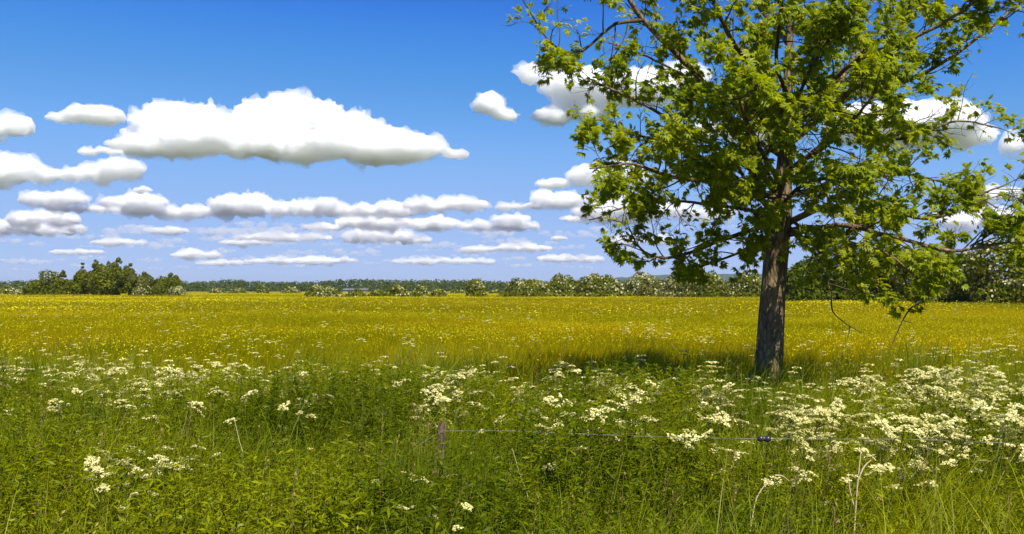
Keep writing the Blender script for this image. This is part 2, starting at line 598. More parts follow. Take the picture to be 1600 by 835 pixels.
def blades(rng, n, area, lmin, lmax, wmin, wmax, bend=(0.2, 0.9), segs=4, lean=(0.10, 0.0), z0=0.0):
    """n curved tapering blades on a square of side `area`"""
    x = rng.uniform(-area / 2, area / 2, n)
    y = rng.uniform(-area / 2, area / 2, n)
    L = rng.uniform(lmin, lmax, n)
    w = rng.uniform(wmin, wmax, n)
    az = rng.uniform(0, 2 * np.pi, n)
    bd = rng.uniform(bend[0], bend[1], n)
    t = np.linspace(0, 1, segs + 1)
    hx = np.cos(az)[:, None] * bd[:, None] * (t ** 1.8)[None] + lean[0] * t[None] ** 1.3 * rng.uniform(0.3, 1.6, n)[:, None]
    hy = np.sin(az)[:, None] * bd[:, None] * (t ** 1.8)[None] + lean[1] * t[None] ** 1.3
    hz = t[None] - 0.42 * (bd[:, None] ** 2) * (t ** 3)[None]
    c = np.stack([x[:, None] + L[:, None] * hx * 0.75, y[:, None] + L[:, None] * hy * 0.75, z0 + L[:, None] * hz], -1)
    tw = az + np.pi / 2 + rng.uniform(-0.6, 0.6, n)
    side = np.stack([np.cos(tw), np.sin(tw), np.zeros(n)], -1)[:, None, :]
    ww = w[:, None] * (0.75 + 0.6 * t - 1.3 * t ** 2.2)[None].clip(0.03)
    a = c - side * ww[:, :, None] / 2
    b = c + side * ww[:, :, None] / 2
    v = np.stack([a, b], 2).reshape(n, -1, 3)
    k = 2 * (segs + 1)
    s = np.arange(segs) * 2
    f = np.stack([s, s + 1, s + 3, s + 2], -1)
    f = (f[None] + (np.arange(n) * k)[:, None, None]).reshape(-1, 4)
    return v.reshape(-1, 3), f, c


SRC = {}


def scatter(name, meshes, pts, rotz, scl, idx, label, tilt=None):
    """ONE stuff object: small source patches set out over many points by geometry nodes"""
    coll = bpy.data.collections.new(name + '_patches')
    for i, me in enumerate(meshes):
        o = bpy.data.objects.new('%s_patch_%02d' % (name, i), me)
        coll.objects.link(o)
    n = len(pts)
    pm = bpy.data.meshes.new(name)
    pm.vertices.add(n)
    pm.vertices.foreach_set('co', np.asarray(pts, np.float32).ravel())
    ar = pm.attributes.new('rot', 'FLOAT_VECTOR', 'POINT')
    rv = np.zeros((n, 3), np.float32)
    rv[:, 2] = rotz
    if tilt is not None:
        rv[:, 0:2] = tilt
    ar.data.foreach_set('vector', rv.ravel())
    sv = np.asarray(scl, np.float32)
    if sv.ndim == 1:
        sv = np.repeat(sv[:, None], 3, 1)
    asc = pm.attributes.new('scl', 'FLOAT_VECTOR', 'POINT')
    asc.data.foreach_set('vector', np.ascontiguousarray(sv).ravel())
    ai = pm.attributes.new('pick', 'INT', 'POINT')
    ai.data.foreach_set('value', np.asarray(idx, np.int32))
    o = link(name, pm)
    g = bpy.data.node_groups.new(name + '_nodes', 'GeometryNodeTree')
    g.interface.new_socket('Geometry', in_out='INPUT', socket_type='NodeSocketGeometry')
    g.interface.new_socket('Geometry', in_out='OUTPUT', socket_type='NodeSocketGeometry')
    gi = g.nodes.new('NodeGroupInput')
    go = g.nodes.new('NodeGroupOutput')
    ci = g.nodes.new('GeometryNodeCollectionInfo')
    ci.inputs['Collection'].default_value = coll
    ci.inputs['Separate Children'].default_value = True
    ci.inputs['Reset Children'].default_value = True
    ip = g.nodes.new('GeometryNodeInstanceOnPoints')
    ip.inputs['Pick Instance'].default_value = True

    def attr(nm, typ):
        q = g.nodes.new('GeometryNodeInputNamedAttribute')
        q.data_type = typ
        q.inputs['Name'].default_value = nm
        return q.outputs['Attribute']
    er = g.nodes.new('FunctionNodeEulerToRotation')
    g.links.new(attr('rot', 'FLOAT_VECTOR'), er.inputs[0])
    g.links.new(gi.outputs[0], ip.inputs['Points'])
    g.links.new(ci.outputs[0], ip.inputs['Instance'])
    g.links.new(er.outputs[0], ip.inputs['Rotation'])
    g.links.new(attr('scl', 'FLOAT_VECTOR'), ip.inputs['Scale'])
    g.links.new(attr('pick', 'INT'), ip.inputs['Instance Index'])
    g.links.new(ip.outputs[0], go.inputs[0])
    md = o.modifiers.new('patches', 'NODES')
    md.node_group = g
    tag(o, label, None, None, 'stuff')
    return o


def vnoise(x, y, s, seed=0):
    """cheap smooth value noise in [0,1]"""
    def h(i, j):
        q = np.sin(i * 127.1 + j * 311.7 + seed * 74.7) * 43758.5453
        return q - np.floor(q)
    x, y = np.asarray(x) / s, np.asarray(y) / s
    i, j = np.floor(x), np.floor(y)
    u, v = x - i, y - j
    u, v = u * u * (3 - 2 * u), v * v * (3 - 2 * v)
    return (h(i, j) * (1 - u) + h(i + 1, j) * u) * (1 - v) + (h(i, j + 1) * (1 - u) + h(i + 1, j + 1) * u) * v


# ------------------------------------------------------------------ the ground: one sheet to the horizon
def build_ground():
    m = bpy.data.materials.new('meadow_ground')
    m.use_nodes = True
    t = m.node_tree
    t.nodes.clear()
    b = NB(t)
    geo = b.n('ShaderNodeNewGeometry')
    p = geo.outputs['Position']
    n1 = b.noise(p, 0.012, 5.0, 0.6)
    n2 = b.noise(b.v('MULTIPLY', p, (0.25, 1, 1)), 0.03, 4.0, 0.6)
    n3 = b.noise(p, 2.0, 5.0, 0.7)
    col = b.mix(b.ss(n1, 0.4, 0.6), (0.17, 0.165, 0.018, 1), (0.27, 0.215, 0.014, 1))
    col = b.mix(b.ss(n2, 0.5, 0.7), col, (0.15, 0.17, 0.03, 1))
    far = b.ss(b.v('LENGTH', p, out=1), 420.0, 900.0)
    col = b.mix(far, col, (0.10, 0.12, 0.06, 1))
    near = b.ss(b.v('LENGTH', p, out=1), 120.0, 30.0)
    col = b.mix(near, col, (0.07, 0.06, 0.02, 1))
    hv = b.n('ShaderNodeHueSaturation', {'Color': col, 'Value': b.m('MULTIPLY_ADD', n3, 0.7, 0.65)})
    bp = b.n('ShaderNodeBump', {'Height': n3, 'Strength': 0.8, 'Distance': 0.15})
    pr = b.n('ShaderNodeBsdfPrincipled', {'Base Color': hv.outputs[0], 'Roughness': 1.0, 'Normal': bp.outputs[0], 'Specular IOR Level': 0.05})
    b.n('ShaderNodeOutputMaterial', {0: pr.outputs[0]})
    rad = np.array([0, 2, 4, 6, 8, 10, 12, 15, 20, 30, 45, 70, 110, 170, 260, 400, 700, 1500, 3500, 9000.0])
    na = 72
    V, F = [(0, 0, 0)], []
    for r in rad[1:]:
        for k in range(na):
            a = 2 * math.pi * k / na
            x, y = r * math.cos(a), r * math.sin(a)
            z = 0.0 if r > 200 else 0.08 * (float(vnoise(x, y, 7.0, 5)) - 0.5) * min(1.0, r / 4)
            V.append((x, y, z))
    quads = []
    for i in range(len(rad) - 2):
        for k in range(na):
            q = (k + 1) % na
            quads.append((1 + i * na + k, 1 + (i + 1) * na + k, 1 + (i + 1) * na + q, 1 + i * na + q))
    tris = [(0, 1 + k, 1 + (k + 1) % na) for k in range(na)]
    g = Geo()
    g.add(V, quads)
    g.t.append(np.array(tris))
    g.tm.append(np.zeros(len(tris)))
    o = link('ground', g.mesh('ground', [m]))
    tag(o, 'flat grassy ground of the meadow running to the horizon', None, None, 'structure')


build_ground()


def build_hill():
    m = leaf_mat('wooded_hill', (0.030, 0.050, 0.018), (0.050, 0.072, 0.024), scale=0.01, tfac=0.0, gloss=0.0)
    rng = np.random.default_rng(3)
    d = 4200.0
    xs = np.linspace(300, 2100, 181)
    prof = np.interp(xs, [300, 620, 900, 960, 1010, 1060, 1130, 1200, 1300, 1420, 1560, 1750, 2100],
                     [452, 446, 441, 434.5, 430.5, 428.5, 428, 429, 432, 436, 438, 440, 450])
    prof = prof + (vnoise(xs, xs * 0, 14, 2) - 0.5) * 1.6 + (rng.random(len(xs)) - 0.5) * 0.5
    rows = []
    for k, (s, back) in enumerate(((0.0, -700), (0.45, -350), (0.85, -90), (1.0, 0), (0.8, 200), (0.0, 900))):
        h = (HOR - prof) / FPX * d * s
        x = (xs - 800) / FPX * (d + back)
        z = np.where(s > 0, h + (EYE if s > 0 else 0) + (rng.random(len(xs)) - 0.5) * 5 * (s > 0), -0.5)
        rows.append(np.stack([x, np.full(len(xs), d + back), z], -1))
    V = np.vstack(rows)
    n = len(xs)
    F = [(r * n + i, r * n + i + 1, (r + 1) * n + i + 1, (r + 1) * n + i) for r in range(len(rows) - 1) for i in range(n - 1)]
    o = link('hill', mesh_from('hill', V, F, [m]))
    tag(o, 'low wooded hill on the horizon behind the blossoming hedge', None, None, 'structure')


build_hill()
# ------------------------------------------------------------------ bushes and trees far off
LEAFQ = (np.array([[-0.5, 0, 0.06], [0, -0.42, 0], [0.5, 0, 0.06], [0, 0.5, 0]]), np.array([[0, 1, 2, 3]]))


def crown_faces(rng, lobes, n, size, flat=0.0):
    """leaf-sized faces through the outer part of a set of ellipsoid lobes"""
    lobes = np.asarray(lobes, float)
    vol = np.prod(lobes[:, 3:6], axis=1) ** (2 / 3)
    pick = rng.choice(len(lobes), n, p=vol / vol.sum())
    u = norm(rng.normal(size=(n, 3)))
    r = 1.0 - np.abs(rng.normal(0, 0.17, n)).clip(0, 0.75)
    r = r * (1 + 0.10 * rng.normal(size=n))
    L = lobes[pick]
    pos = L[:, :3] + u * r[:, None] * L[:, 3:6]
    keep = pos[:, 2] > 0.05
    # drop faces buried inside other lobes
    dep = np.full(n, 9.0)
    for q in lobes:
        dep = np.minimum(dep, (((pos - q[:3]) / q[3:6]) ** 2).sum(1))
    keep &= dep > 0.45
    pos, u = pos[keep], u[keep]
    nrm = norm(u + rng.normal(0, 0.42, u.shape))
    t = norm(np.cross(nrm, rng.normal(size=u.shape)))
    rot = np.stack([t, np.cross(nrm, t), nrm], -1)
    s = size * rng.uniform(0.6, 1.3, len(pos))
    return pos, rot, s, u


def bush_lobes(rng, w, h, n, taper=0.6, low=True):
    out = []
    for k in range(n):
        t = rng.uniform(0.0, 1.0)
        z = h * (0.25 + 0.58 * t)
        lim = w * 0.5 * (1.0 - taper * t ** 1.6)
        a = rng.uniform(0, 2 * np.pi)
        q = lim * rng.uniform(0.2, 0.72)
        r = rng.uniform(0.16, 0.30) * min(w, h)
        out.append((q * math.cos(a), q * math.sin(a) * 0.8, z, r * rng.uniform(0.9, 1.4), r, r * rng.uniform(0.75, 1.1)))
    out.append((0, 0, h * 0.42, w * 0.40, w * 0.34, h * 0.42))
    if low:
        out.append((0, 0, h * 0.2, w * 0.47, w * 0.38, h * 0.24))
        for k in range(5):
            out.append((w * (k - 2) * 0.2, -w * 0.2 * rng.uniform(0.6, 1.2), h * 0.13, w * 0.15, w * 0.13, h * 0.15))
    return out


def woody_plant(name, cat, label, px, base, wpx, hpx, d, seed, group, mat='far_leaf', n=2600, leaf=0.24, blossom=0.0, lobes=None, nl=14, taper=0.6, low=True, trunk_h=0.5, stems=3):
    rng = np.random.default_rng(seed)
    x, y = (px - 800) / FPX * d, d
    w, h = wpx / FPX * d, EYE + (HOR - (base - hpx)) / FPX * d
    root = bpy.data.objects.new(name, None)
    COL.objects.link(root)
    root.location = (x, y, 0)
    root.rotation_euler = (0, 0, 0)
    tag(root, label, cat, group)
    L = lobes(rng, w, h) if lobes else bush_lobes(rng, w, h, nl, taper, low)
    g = Geo()
    for k in range(stems):
        a = rng.uniform(0, 6.28)
        top = np.array([math.cos(a) * w * 0.16 * (stems > 1), math.sin(a) * w * 0.12 * (stems > 1), h * trunk_h])
        p = spline([(top[0] * 0.2, top[1] * 0.2, -0.1), top * 0.5 + rng.normal(0, 0.03 * h, 3) * (1, 1, 0), top], 6)
        r0 = 0.035 * h * (1.0 if stems == 1 else 0.6)
        v, f = tube(p, np.linspace(r0, r0 * 0.4, 6), 6)
        g.add(v, f)
    link('trunk', g.mesh('trunk', [M['dark_wood']]), root)
    pos, rot, s, u = crown_faces(rng, L, n, leaf)
    v, f = stamp(LEAFQ[0], LEAFQ[1], pos, rot, s)
    link('crown', mesh_from('crown', v, f, [M[mat]]), root)
    if blossom > 0:
        # blossom sits in sprays along the outer, upper shoots
        k = int(n * blossom)
        pos, rot, s, u = crown_faces(rng, [(a, b, c, d_ * 1.03, e * 1.03, f_ * 1.03) for a, b, c, d_, e, f_ in L], k * 3, leaf * 0.95)
        cl = vnoise(pos[:, 0] * 1.0 + pos[:, 2] * 0.7, pos[:, 1] + pos[:, 2] * 1.3, 0.11 * h + 0.25, seed)
        ok = (cl > 0.56) & (rng.random(len(cl)) < np.clip(pos[:, 2] / h * 1.6, 0.15, 1))
        v, f = stamp(LEAFQ[0], LEAFQ[1], pos[ok], rot[ok], s[ok])
        link('blossom', mesh_from('blossom', v, f, [M['blossom']]), root)
    return root


HG = 'hawthorn bushes in flower'
# the long blossoming hedge left of the tree trunk: separate rounded bushes
_row = [
    (826, 463, 92, 30, 150, 0.45, 'leftmost bush of the blossoming hedge, low and rounded'),
    (880, 463, 76, 34, 152, 0.22, 'green bush with few flowers, second from the left end of the blossoming hedge'),
    (938, 463, 84, 35, 149, 0.50, 'creamy bush third from the left end of the blossoming hedge'),
    (1004, 462, 84, 41, 151, 0.75, 'tallest and whitest bush of the blossoming hedge'),
    (1060, 462, 64, 34, 154, 0.55, 'white flecked bush just right of the tallest hedge bush'),
    (1108, 462, 76, 38, 148, 0.20, 'greyish green bush in the hedge under the tree branches'),
    (1168, 462, 70, 40, 147, 0.25, 'green hedge bush showing right beside the tree trunk'),
]
for _i, (x, yb, w, h, d, bl, t) in enumerate(_row):
    woody_plant('hawthorn_bush', 'bush', t, x, yb, w, h, d, 100 + _i, HG, mat='far_leaf_pale' if bl > 0.5 else 'far_leaf', n=5200, leaf=0.36, blossom=bl * 0.7)
woody_plant('hawthorn_bush', 'bush', 'lone round bush standing by itself left of the blossoming hedge', 745, 463, 34, 26, 150, 120, HG, n=3000, leaf=0.30, blossom=0.25)
_row = [
    (496, 464, 34, 21, 140, 0.40, 'leftmost of the low bushes in the middle distance'),
    (524, 463, 26, 10, 141, 0.45, 'very low bush beside the leftmost middle distance bush'),
    (556, 463, 40, 11, 142, 0.30, 'flat spreading bush in front of the long grey shed roof'),
    (592, 463, 36, 13, 144, 0.45, 'low flowering bush in the middle of the low row'),
    (622, 463, 34, 20, 143, 0.50, 'tallest of the low bushes in the middle distance'),
    (655, 463, 34, 17, 142, 0.40, 'flowering bush second from the right end of the low row'),
    (686, 462, 32, 13, 143, 0.35, 'bush at the right end of the low middle distance row'),
]
for _i, (x, yb, w, h, d, bl, t) in enumerate(_row):
    woody_plant('hawthorn_bush', 'bush', t, x, yb, w, h, d, 140 + _i, HG, mat='far_leaf', n=2200, leaf=0.30, blossom=bl * 0.7, nl=10)
_row = [
    (410, 459, 26, 14, 250, 0.3, 'dark rounded far bush at the edge of the pale field strip'),
    (455, 459, 34, 12, 250, 0.5, 'whitish far bush on the pale field strip'),
    (340, 458, 30, 10, 260, 0.6, 'far white flowering bush right of the tree clump'),
    (372, 458, 34, 9, 262, 0.65, 'broad low white flowering bush far right of the tree clump'),
    (510, 458, 40, 12, 255, 0.3, 'far green bush behind the leftmost low bush'),
    (715, 459, 30, 8, 240, 0.5, 'small far bush just left of the lone round bush'),
    (775, 460, 26, 9, 230, 0.4, 'small far bush just right of the lone round bush'),
    (12, 460, 40, 15, 190, 0.2, 'dim far bush at the left edge of the picture'),
    (34, 460, 30, 12, 190, 0.7, 'pale flowering bush left of the tree clump'),
]
for _i, (x, yb, w, h, d, bl, t) in enumerate(_row):
    woody_plant('hawthorn_bush', 'bush', t, x, yb, w, h, d, 160 + _i, HG, mat='far_leaf', n=1300, leaf=0.36, blossom=bl, nl=9)
# clump of trees at the left
TG = 'trees in the left clump'


def tall_lobes(k):
    def fn(rng, w, h):
        out = []
        for i in range(k):
            t = i / (k - 1)
            z = h * (0.16 + 0.76 * t)
            lim = w * 0.5 * (0.75 + 0.35 * math.sin(math.pi * min(1, t * 1.15))) * (1.0 - 0.55 * t ** 3)
            for q in range(3):
                a = rng.uniform(0, 6.28)
                r = lim * rng.uniform(0.36, 0.58)
                out.append((math.cos(a) * lim * 0.55, math.sin(a) * lim * 0.5, z + rng.uniform(-0.06, 0.06) * h, r, r, r * rng.uniform(0.8, 1.3)))
        return out
    return fn


_row = [
    (54, 461, 36, 22, 183, 'far_leaf_dark', 'low dark shrub at the left end of the tree clump', 'bush'),
    (78, 461, 44, 38, 180, 'far_leaf', 'rounded green tree, second from the left in the clump', 'tree'),
    (99, 461, 16, 40, 184, 'far_leaf', 'slim pointed tree rising between rounder ones in the clump', 'tree'),
    (125, 461, 34, 36, 179, 'far_leaf', 'dense green tree left of the tallest trees', 'tree'),
    (130, 460, 20, 49, 187, 'far_leaf_pale', 'thin pale topped tree left of the tallest trees', 'tree'),
    (149, 461, 28, 56, 182, 'far_leaf_pale', 'pale feathery tree on the left of the tallest trees', 'tree'),
    (166, 461, 44, 52, 178, 'far_leaf', 'broad dense tree at the heart of the clump', 'tree'),
    (186, 461, 34, 57, 182, 'far_leaf', 'tallest pointed tree of the clump', 'tree'),
    (202, 461, 24, 53, 184, 'far_leaf_pale', 'narrow leaning tree at the right of the tallest trees', 'tree'),
    (224, 460, 30, 34, 186, 'far_leaf_pale', 'pale brownish tree right of the tallest trees', 'tree'),
    (250, 461, 28, 28, 188, 'far_leaf_dark', 'small dark tree in the right half of the clump', 'tree'),
    (269, 461, 30, 33, 187, 'far_leaf', 'open topped small tree near the right end of the clump', 'tree'),
]
for _i, (x, yb, w, h, d, mt, t, c) in enumerate(_row):
    tall = h > 1.05 * w
    woody_plant('clump_tree' if c == 'tree' else 'shrub', c, t, x, yb, w * 1.1, h, d, 200 + _i, TG, mat=mt, n=4600, leaf=0.40,
                lobes=tall_lobes(6) if tall else None, nl=16, stems=1 if tall else 3, trunk_h=0.7)
woody_plant('hawthorn_bush', 'bush', 'flowering bush in front of the tree clump, right of the tallest trees', 222, 462, 32, 21, 172, 240, HG, n=1800, leaf=0.26, blossom=0.5)
woody_plant('hawthorn_bush', 'bush', 'white flowering bush at the right end of the tree clump', 276, 462, 34, 15, 174, 241, HG, mat='far_leaf_pale', n=1500, leaf=0.24, blossom=0.8)
woody_plant('shrub', 'bush', 'dark green shrub filling the clump between two flowering bushes', 247, 462, 34, 20, 175, 242, None, n=1700, leaf=0.26)
# the near hedge behind and right of the tree
NG = 'bushes of the near hedge'
_row = [
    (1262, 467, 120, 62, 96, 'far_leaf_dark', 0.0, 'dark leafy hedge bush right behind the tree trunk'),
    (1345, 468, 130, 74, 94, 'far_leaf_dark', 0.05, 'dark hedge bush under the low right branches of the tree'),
    (1428, 469, 130, 80, 91, 'far_leaf', 0.30, 'hedge bush with brownish blossom seen through the right branches'),
    (1505, 472, 120, 74, 87, 'far_leaf', 0.45, 'blossoming hedge bush second from the right edge of the picture'),
    (1578, 476, 130, 108, 80, 'far_leaf', 0.40, 'tall blossoming hedge bush at the right edge of the picture'),
    (1680, 478, 150, 112, 80, 'far_leaf', 0.35, 'outermost hedge bush, mostly beyond the right edge'),
]
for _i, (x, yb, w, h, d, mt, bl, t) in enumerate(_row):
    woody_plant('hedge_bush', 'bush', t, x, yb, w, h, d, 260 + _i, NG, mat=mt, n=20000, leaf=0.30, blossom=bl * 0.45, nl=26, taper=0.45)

# a long low shed far off
def build_shed():
    d = 420.0
    x0, x1 = (536 - 800) / FPX * d, (574 - 800) / FPX * d
    root = bpy.data.objects.new('field_shed', None)
    COL.objects.link(root)
    root.location = ((x0 + x1) / 2, d, 0)
    tag(root, 'long low grey shed far off in front of the woods', 'shed')
    w = (x1 - x0) / 2
    g = Geo()
    v = np.array([(-w, 0, 0), (w, 0, 0), (w, 5, 0), (-w, 5, 0), (-w, 0, 1.25), (w, 0, 1.25), (w, 5, 1.25), (-w, 5, 1.25), (-w, 2.5, 1.95), (w, 2.5, 1.95)])
    g.add(v, [(0, 1, 5, 4), (2, 3, 7, 6)])
    g.add(v, [(1, 2, 6), (1, 6, 5), (5, 6, 9), (3, 0, 4), (3, 4, 7), (7, 4, 8)])
    link('wall', g.mesh('wall', [plain_mat('shed_wall', (0.16, 0.15, 0.14), 0.8)], smooth=False), root)
    g = Geo()
    e = 0.3
    for s in (0, 1):
        ya, yb = (-e, 2.5) if s == 0 else (5 + e, 2.5)
        v = np.array([(-w - e, ya, 1.22), (w + e, ya, 1.22), (w + e, yb, 1.98), (-w - e, yb, 1.98), (-w - e, ya, 1.30), (w + e, ya, 1.30), (w + e, yb, 2.06), (-w - e, yb, 2.06)])
        g.add(v, [(0, 1, 2, 3), (4, 5, 6, 7), (0, 1, 5, 4), (0, 3, 7, 4), (1, 2, 6, 5)])
    link('roof', g.mesh('roof', [plain_mat('shed_roof', (0.11, 0.115, 0.125), 0.9)], smooth=False), root)


build_shed()


def build_woods():
    """the far woods read as one dark band"""
    rng = np.random.default_rng(77)
    P, Ro, S = [], [], []
    xs = np.arange(-330, 1950, 4.2)
    for row, (d, base, hh) in enumerate(((620, 440, 1.0), (680, 438.5, 1.0), (820, 438, 1.0))):
        for x in xs:
            px = x + rng.uniform(-3, 3)
            top = base + 2.2 * (vnoise(px, row * 9, 60, 8) - 0.5) * 2 + 1.5 * rng.normal() * 0.5
            if 535 < px < 612 and row == 0:
                top -= 4.0 * min(1, (px - 535) / 25, (612 - px) / 6)
            if px > 612 and row == 0:
                top += 1.0
            h = EYE + (HOR - top) / FPX * d
            X = (px - 800) / FPX * d
            Y = d + rng.uniform(-20, 20)
            wd = rng.uniform(2.6, 4.2)
            L = [(X, Y, h * 0.42, wd, wd, h * 0.42), (X + rng.uniform(-1, 1), Y, h * 0.72, wd * 0.8, wd * 0.8, h * 0.26), (X, Y - 1, h * 0.2, wd, wd, h * 0.22)]
            pos, rot, s, u = crown_faces(rng, L, 90, 1.25)
            P.append(pos)
            Ro.append(rot)
            S.append(s)
    v, f = stamp(LEAFQ[0], LEAFQ[1], np.vstack(P), np.vstack(Ro), np.concatenate(S))
    o = link('woods', mesh_from('woods', v, f, [M['wood_far']]))
    tag(o, 'dark green band of far woods along the horizon', None, None, 'stuff')


build_woods()
# ------------------------------------------------------------------ meadow and verge
def in_view(x, y, slack=1.25, extra=2.0):
    return np.abs(x) < (np.abs(y) * 0.577 * slack + extra)


def grid_points(rng, y0, y1, step, jitter=0.5):
    ys = np.arange(y0, y1, step)
    out = []
    for y in ys:
        hw = y * 0.577 * 1.22 + 2.5
        xs = np.arange(-hw, hw, step)
        out.append(np.stack([xs + rng.uniform(-jitter, jitter, len(xs)) * step, y + rng.uniform(-jitter, jitter, len(xs)) * step], -1))
    return np.vstack(out)


def flower_disc(k=6):
    a = np.linspace(0, 2 * np.pi, k, endpoint=False)
    v = np.vstack([[[0, 0, -0.18]], np.stack([0.5 * np.cos(a), 0.5 * np.sin(a), 0.12 * np.ones(k)], -1)])
    f = np.array([[0, 1 + i, 1 + (i + 1) % k] for i in range(k)])
    return v, f


DISC = flower_disc()


def random_tilt(rng, n, amt=0.5):
    nrm = norm(np.stack([rng.normal(0, amt, n), rng.normal(0, amt, n), np.ones(n)], -1))
    t = norm(np.cross(nrm, rng.normal(size=(n, 3))))
    return np.stack([t, np.cross(nrm, t), nrm], -1)


def meadow_tile(seed, area, n, h, flowers, fsize, width, segs=3):
    rng = np.random.default_rng(seed)
    g = Geo()
    v, f, c = blades(rng, n, area, h * 0.6, h * 1.15, width * 0.6, width * 1.2, bend=(0.15, 0.75), segs=segs, lean=(0.22, 0.04))
    g.add(v, f, 0)
    if flowers:
        p = np.stack([rng.uniform(-area / 2, area / 2, flowers), rng.uniform(-area / 2, area / 2, flowers), h * rng.uniform(0.82, 1.22, flowers)], -1)
        v, f = stamp(DISC[0], DISC[1], p, random_tilt(rng, flowers), fsize * rng.uniform(0.7, 1.3, flowers))
        g.add(v, f, 1)
    return g


def build_meadow():
    rng = np.random.default_rng(5)
    # ---- near meadow 9..48 m
    near = [meadow_tile(10 + i, 1.5, 1500, 0.46, fl, 0.022, 0.0075).mesh('meadow_patch', [M['meadow'], M['yellow']]) for i, fl in enumerate((30, 60, 110, 180))]
    p = grid_points(rng, 8.4, 48, 1.1)
    n = len(p)
    y = p[:, 1]
    ric = 0.65 * vnoise(p[:, 0] * 0.5, y, 6, 3) + 0.35 * vnoise(p[:, 0] * 0.6, y, 2.2, 4)
    idx = np.digitize(ric + rng.normal(0, 0.06, n), [0.36, 0.48, 0.60])
    sc = rng.uniform(0.85, 1.15, n)
    sz = sc * (0.8 + 0.4 * vnoise(p[:, 0], y, 4, 9)) * np.interp(y, [9, 14], [1.05, 1.0])
    scatter('meadow_grass', near, np.column_stack([p, np.zeros(n)]), rng.choice([0, 0.3, -0.3, 0.15], n) + rng.normal(0, 0.15, n), np.column_stack([sc, sc, sz]), idx,
            'yellow green meadow grass thick with yellow buttercups')
    # ---- far meadow 46..300 m, coarser patches
    far = [meadow_tile(30 + i, 5.0, 2600, 0.46, fl, 0.07, 0.022, segs=2).mesh('meadow_patch', [M['meadow_far'], M['yellow']]) for i, fl in enumerate((25, 80, 180))]
    p = np.vstack([grid_points(rng, 46, 130, 3.0), grid_points(rng, 130, 300, 4.2)])
    n = len(p)
    ric = 0.6 * vnoise(p[:, 0] * 0.4, p[:, 1], 22, 13) + 0.4 * vnoise(p[:, 0] * 0.5, p[:, 1], 8, 14)
    idx = np.digitize(ric + rng.normal(0, 0.05, n), [0.42, 0.56])
    sc = rng.uniform(0.9, 1.15, n)
    scatter('distant_meadow_grass', far, np.column_stack([p, np.zeros(n)]), rng.normal(0, 0.3, n), np.column_stack([sc, sc, sc * rng.uniform(0.85, 1.1, n)]), idx,
            'far golden green meadow reaching to the hedges')


build_meadow()


# ---- verge: long grass and sprawling small-leaved herbs in front of the wire
def herb_tile(seed, n=120, area=1.0, h=0.64):
    rng = np.random.default_rng(seed)
    g = Geo()
    leaf = np.array([[0, 0, 0], [0.13, 0.42, 0.05], [0, 1, -0.03], [-0.13, 0.42, 0.05]])
    lf = np.array([[0, 1, 2, 3]])
    P, D, S = [], [], []
    for k in range(n):
        x, y = rng.uniform(-area / 2, area / 2, 2)
        L = h * rng.uniform(0.65, 1.25)
        az = rng.uniform(0, 6.28)
        b = rng.uniform(0.05, 0.42)
        t = np.linspace(0, 1, 6)
        path = np.stack([x + L * (b * math.cos(az) + 0.14) * t ** 1.6, y + L * b * math.sin(az) * t ** 1.6, L * (t - 0.15 * b * t ** 2)], -1)
        v, f = tube(path, np.linspace(0.0028, 0.0012, 6), 3)
        g.add(v, f, 1)
        m = int(L / 0.042)
        for q in range(m):
            tt = 0.25 + 0.75 * (q + rng.random()) / m
            c = np.array([np.interp(tt, t, path[:, i]) for i in range(3)])
            kk = rng.integers(3, 6)
            a0 = rng.uniform(0, 6.28)
            for w in range(kk):
                a = a0 + 6.28 * w / kk + rng.normal(0, 0.25)
                P.append(c)
                D.append((math.cos(a), math.sin(a), rng.uniform(-0.35, 0.75)))
                S.append(rng.uniform(0.024, 0.050))
    P, D, S = np.array(P), np.array(D), np.array(S)
    rot = frames(D, np.tile([0.05, 0.02, 1.0], (len(D), 1)) + rng.normal(0, 0.35, D.shape))
    v, f = stamp(leaf, lf, P, rot, S)
    g.add(v, f, 0)
    return g.mesh('herb_patch', [M['herb'], M['stalk']])


def grass_tile(seed, n=330, lmin=0.48, lmax=0.96, bend=(0.25, 1.05)):
    rng = np.random.default_rng(seed)
    g = Geo()
    v, f, c = blades(rng, n, 1.0, lmin, lmax, 0.004, 0.0095, bend=bend, segs=5, lean=(0.22, 0.0))
    g.add(v, f, 0)
    # a few flowering stems with loose heads
    for k in range(5):
        x, y = rng.uniform(-0.5, 0.5, 2)
        L = rng.uniform(0.6, 0.95)
        az, b = rng.uniform(0, 6.28), rng.uniform(0.02, 0.2)
        t = np.linspace(0, 1, 6)
        path = np.stack([x + L * (b * math.cos(az) + 0.14) * t ** 2, y + L * b * math.sin(az) * t ** 2, L * t], -1)
        v, f = tube(path, np.linspace(0.002, 0.0011, 6), 3)
        g.add(v, f, 1)
        m = 14
        pp = path[-1] - (path[-1] - path[-2]) * rng.uniform(0, 0.9, (m, 1)) + rng.normal(0, 0.012, (m, 3))
        dd = norm(path[-1] - path[-2])[None] + rng.normal(0, 0.5, (m, 3))
        v, f = stamp(np.array([[0, 0, 0], [0.16, 0.5, 0], [0, 1, 0], [-0.16, 0.5, 0]]), np.array([[0, 1, 2, 3]]), pp, frames(dd, rng.normal(size=(m, 3))), rng.uniform(0.012, 0.022, m))
        g.add(v, f, 1)
    return g.mesh('grass_patch', [M['verge_grass'], M['dry_grass']])


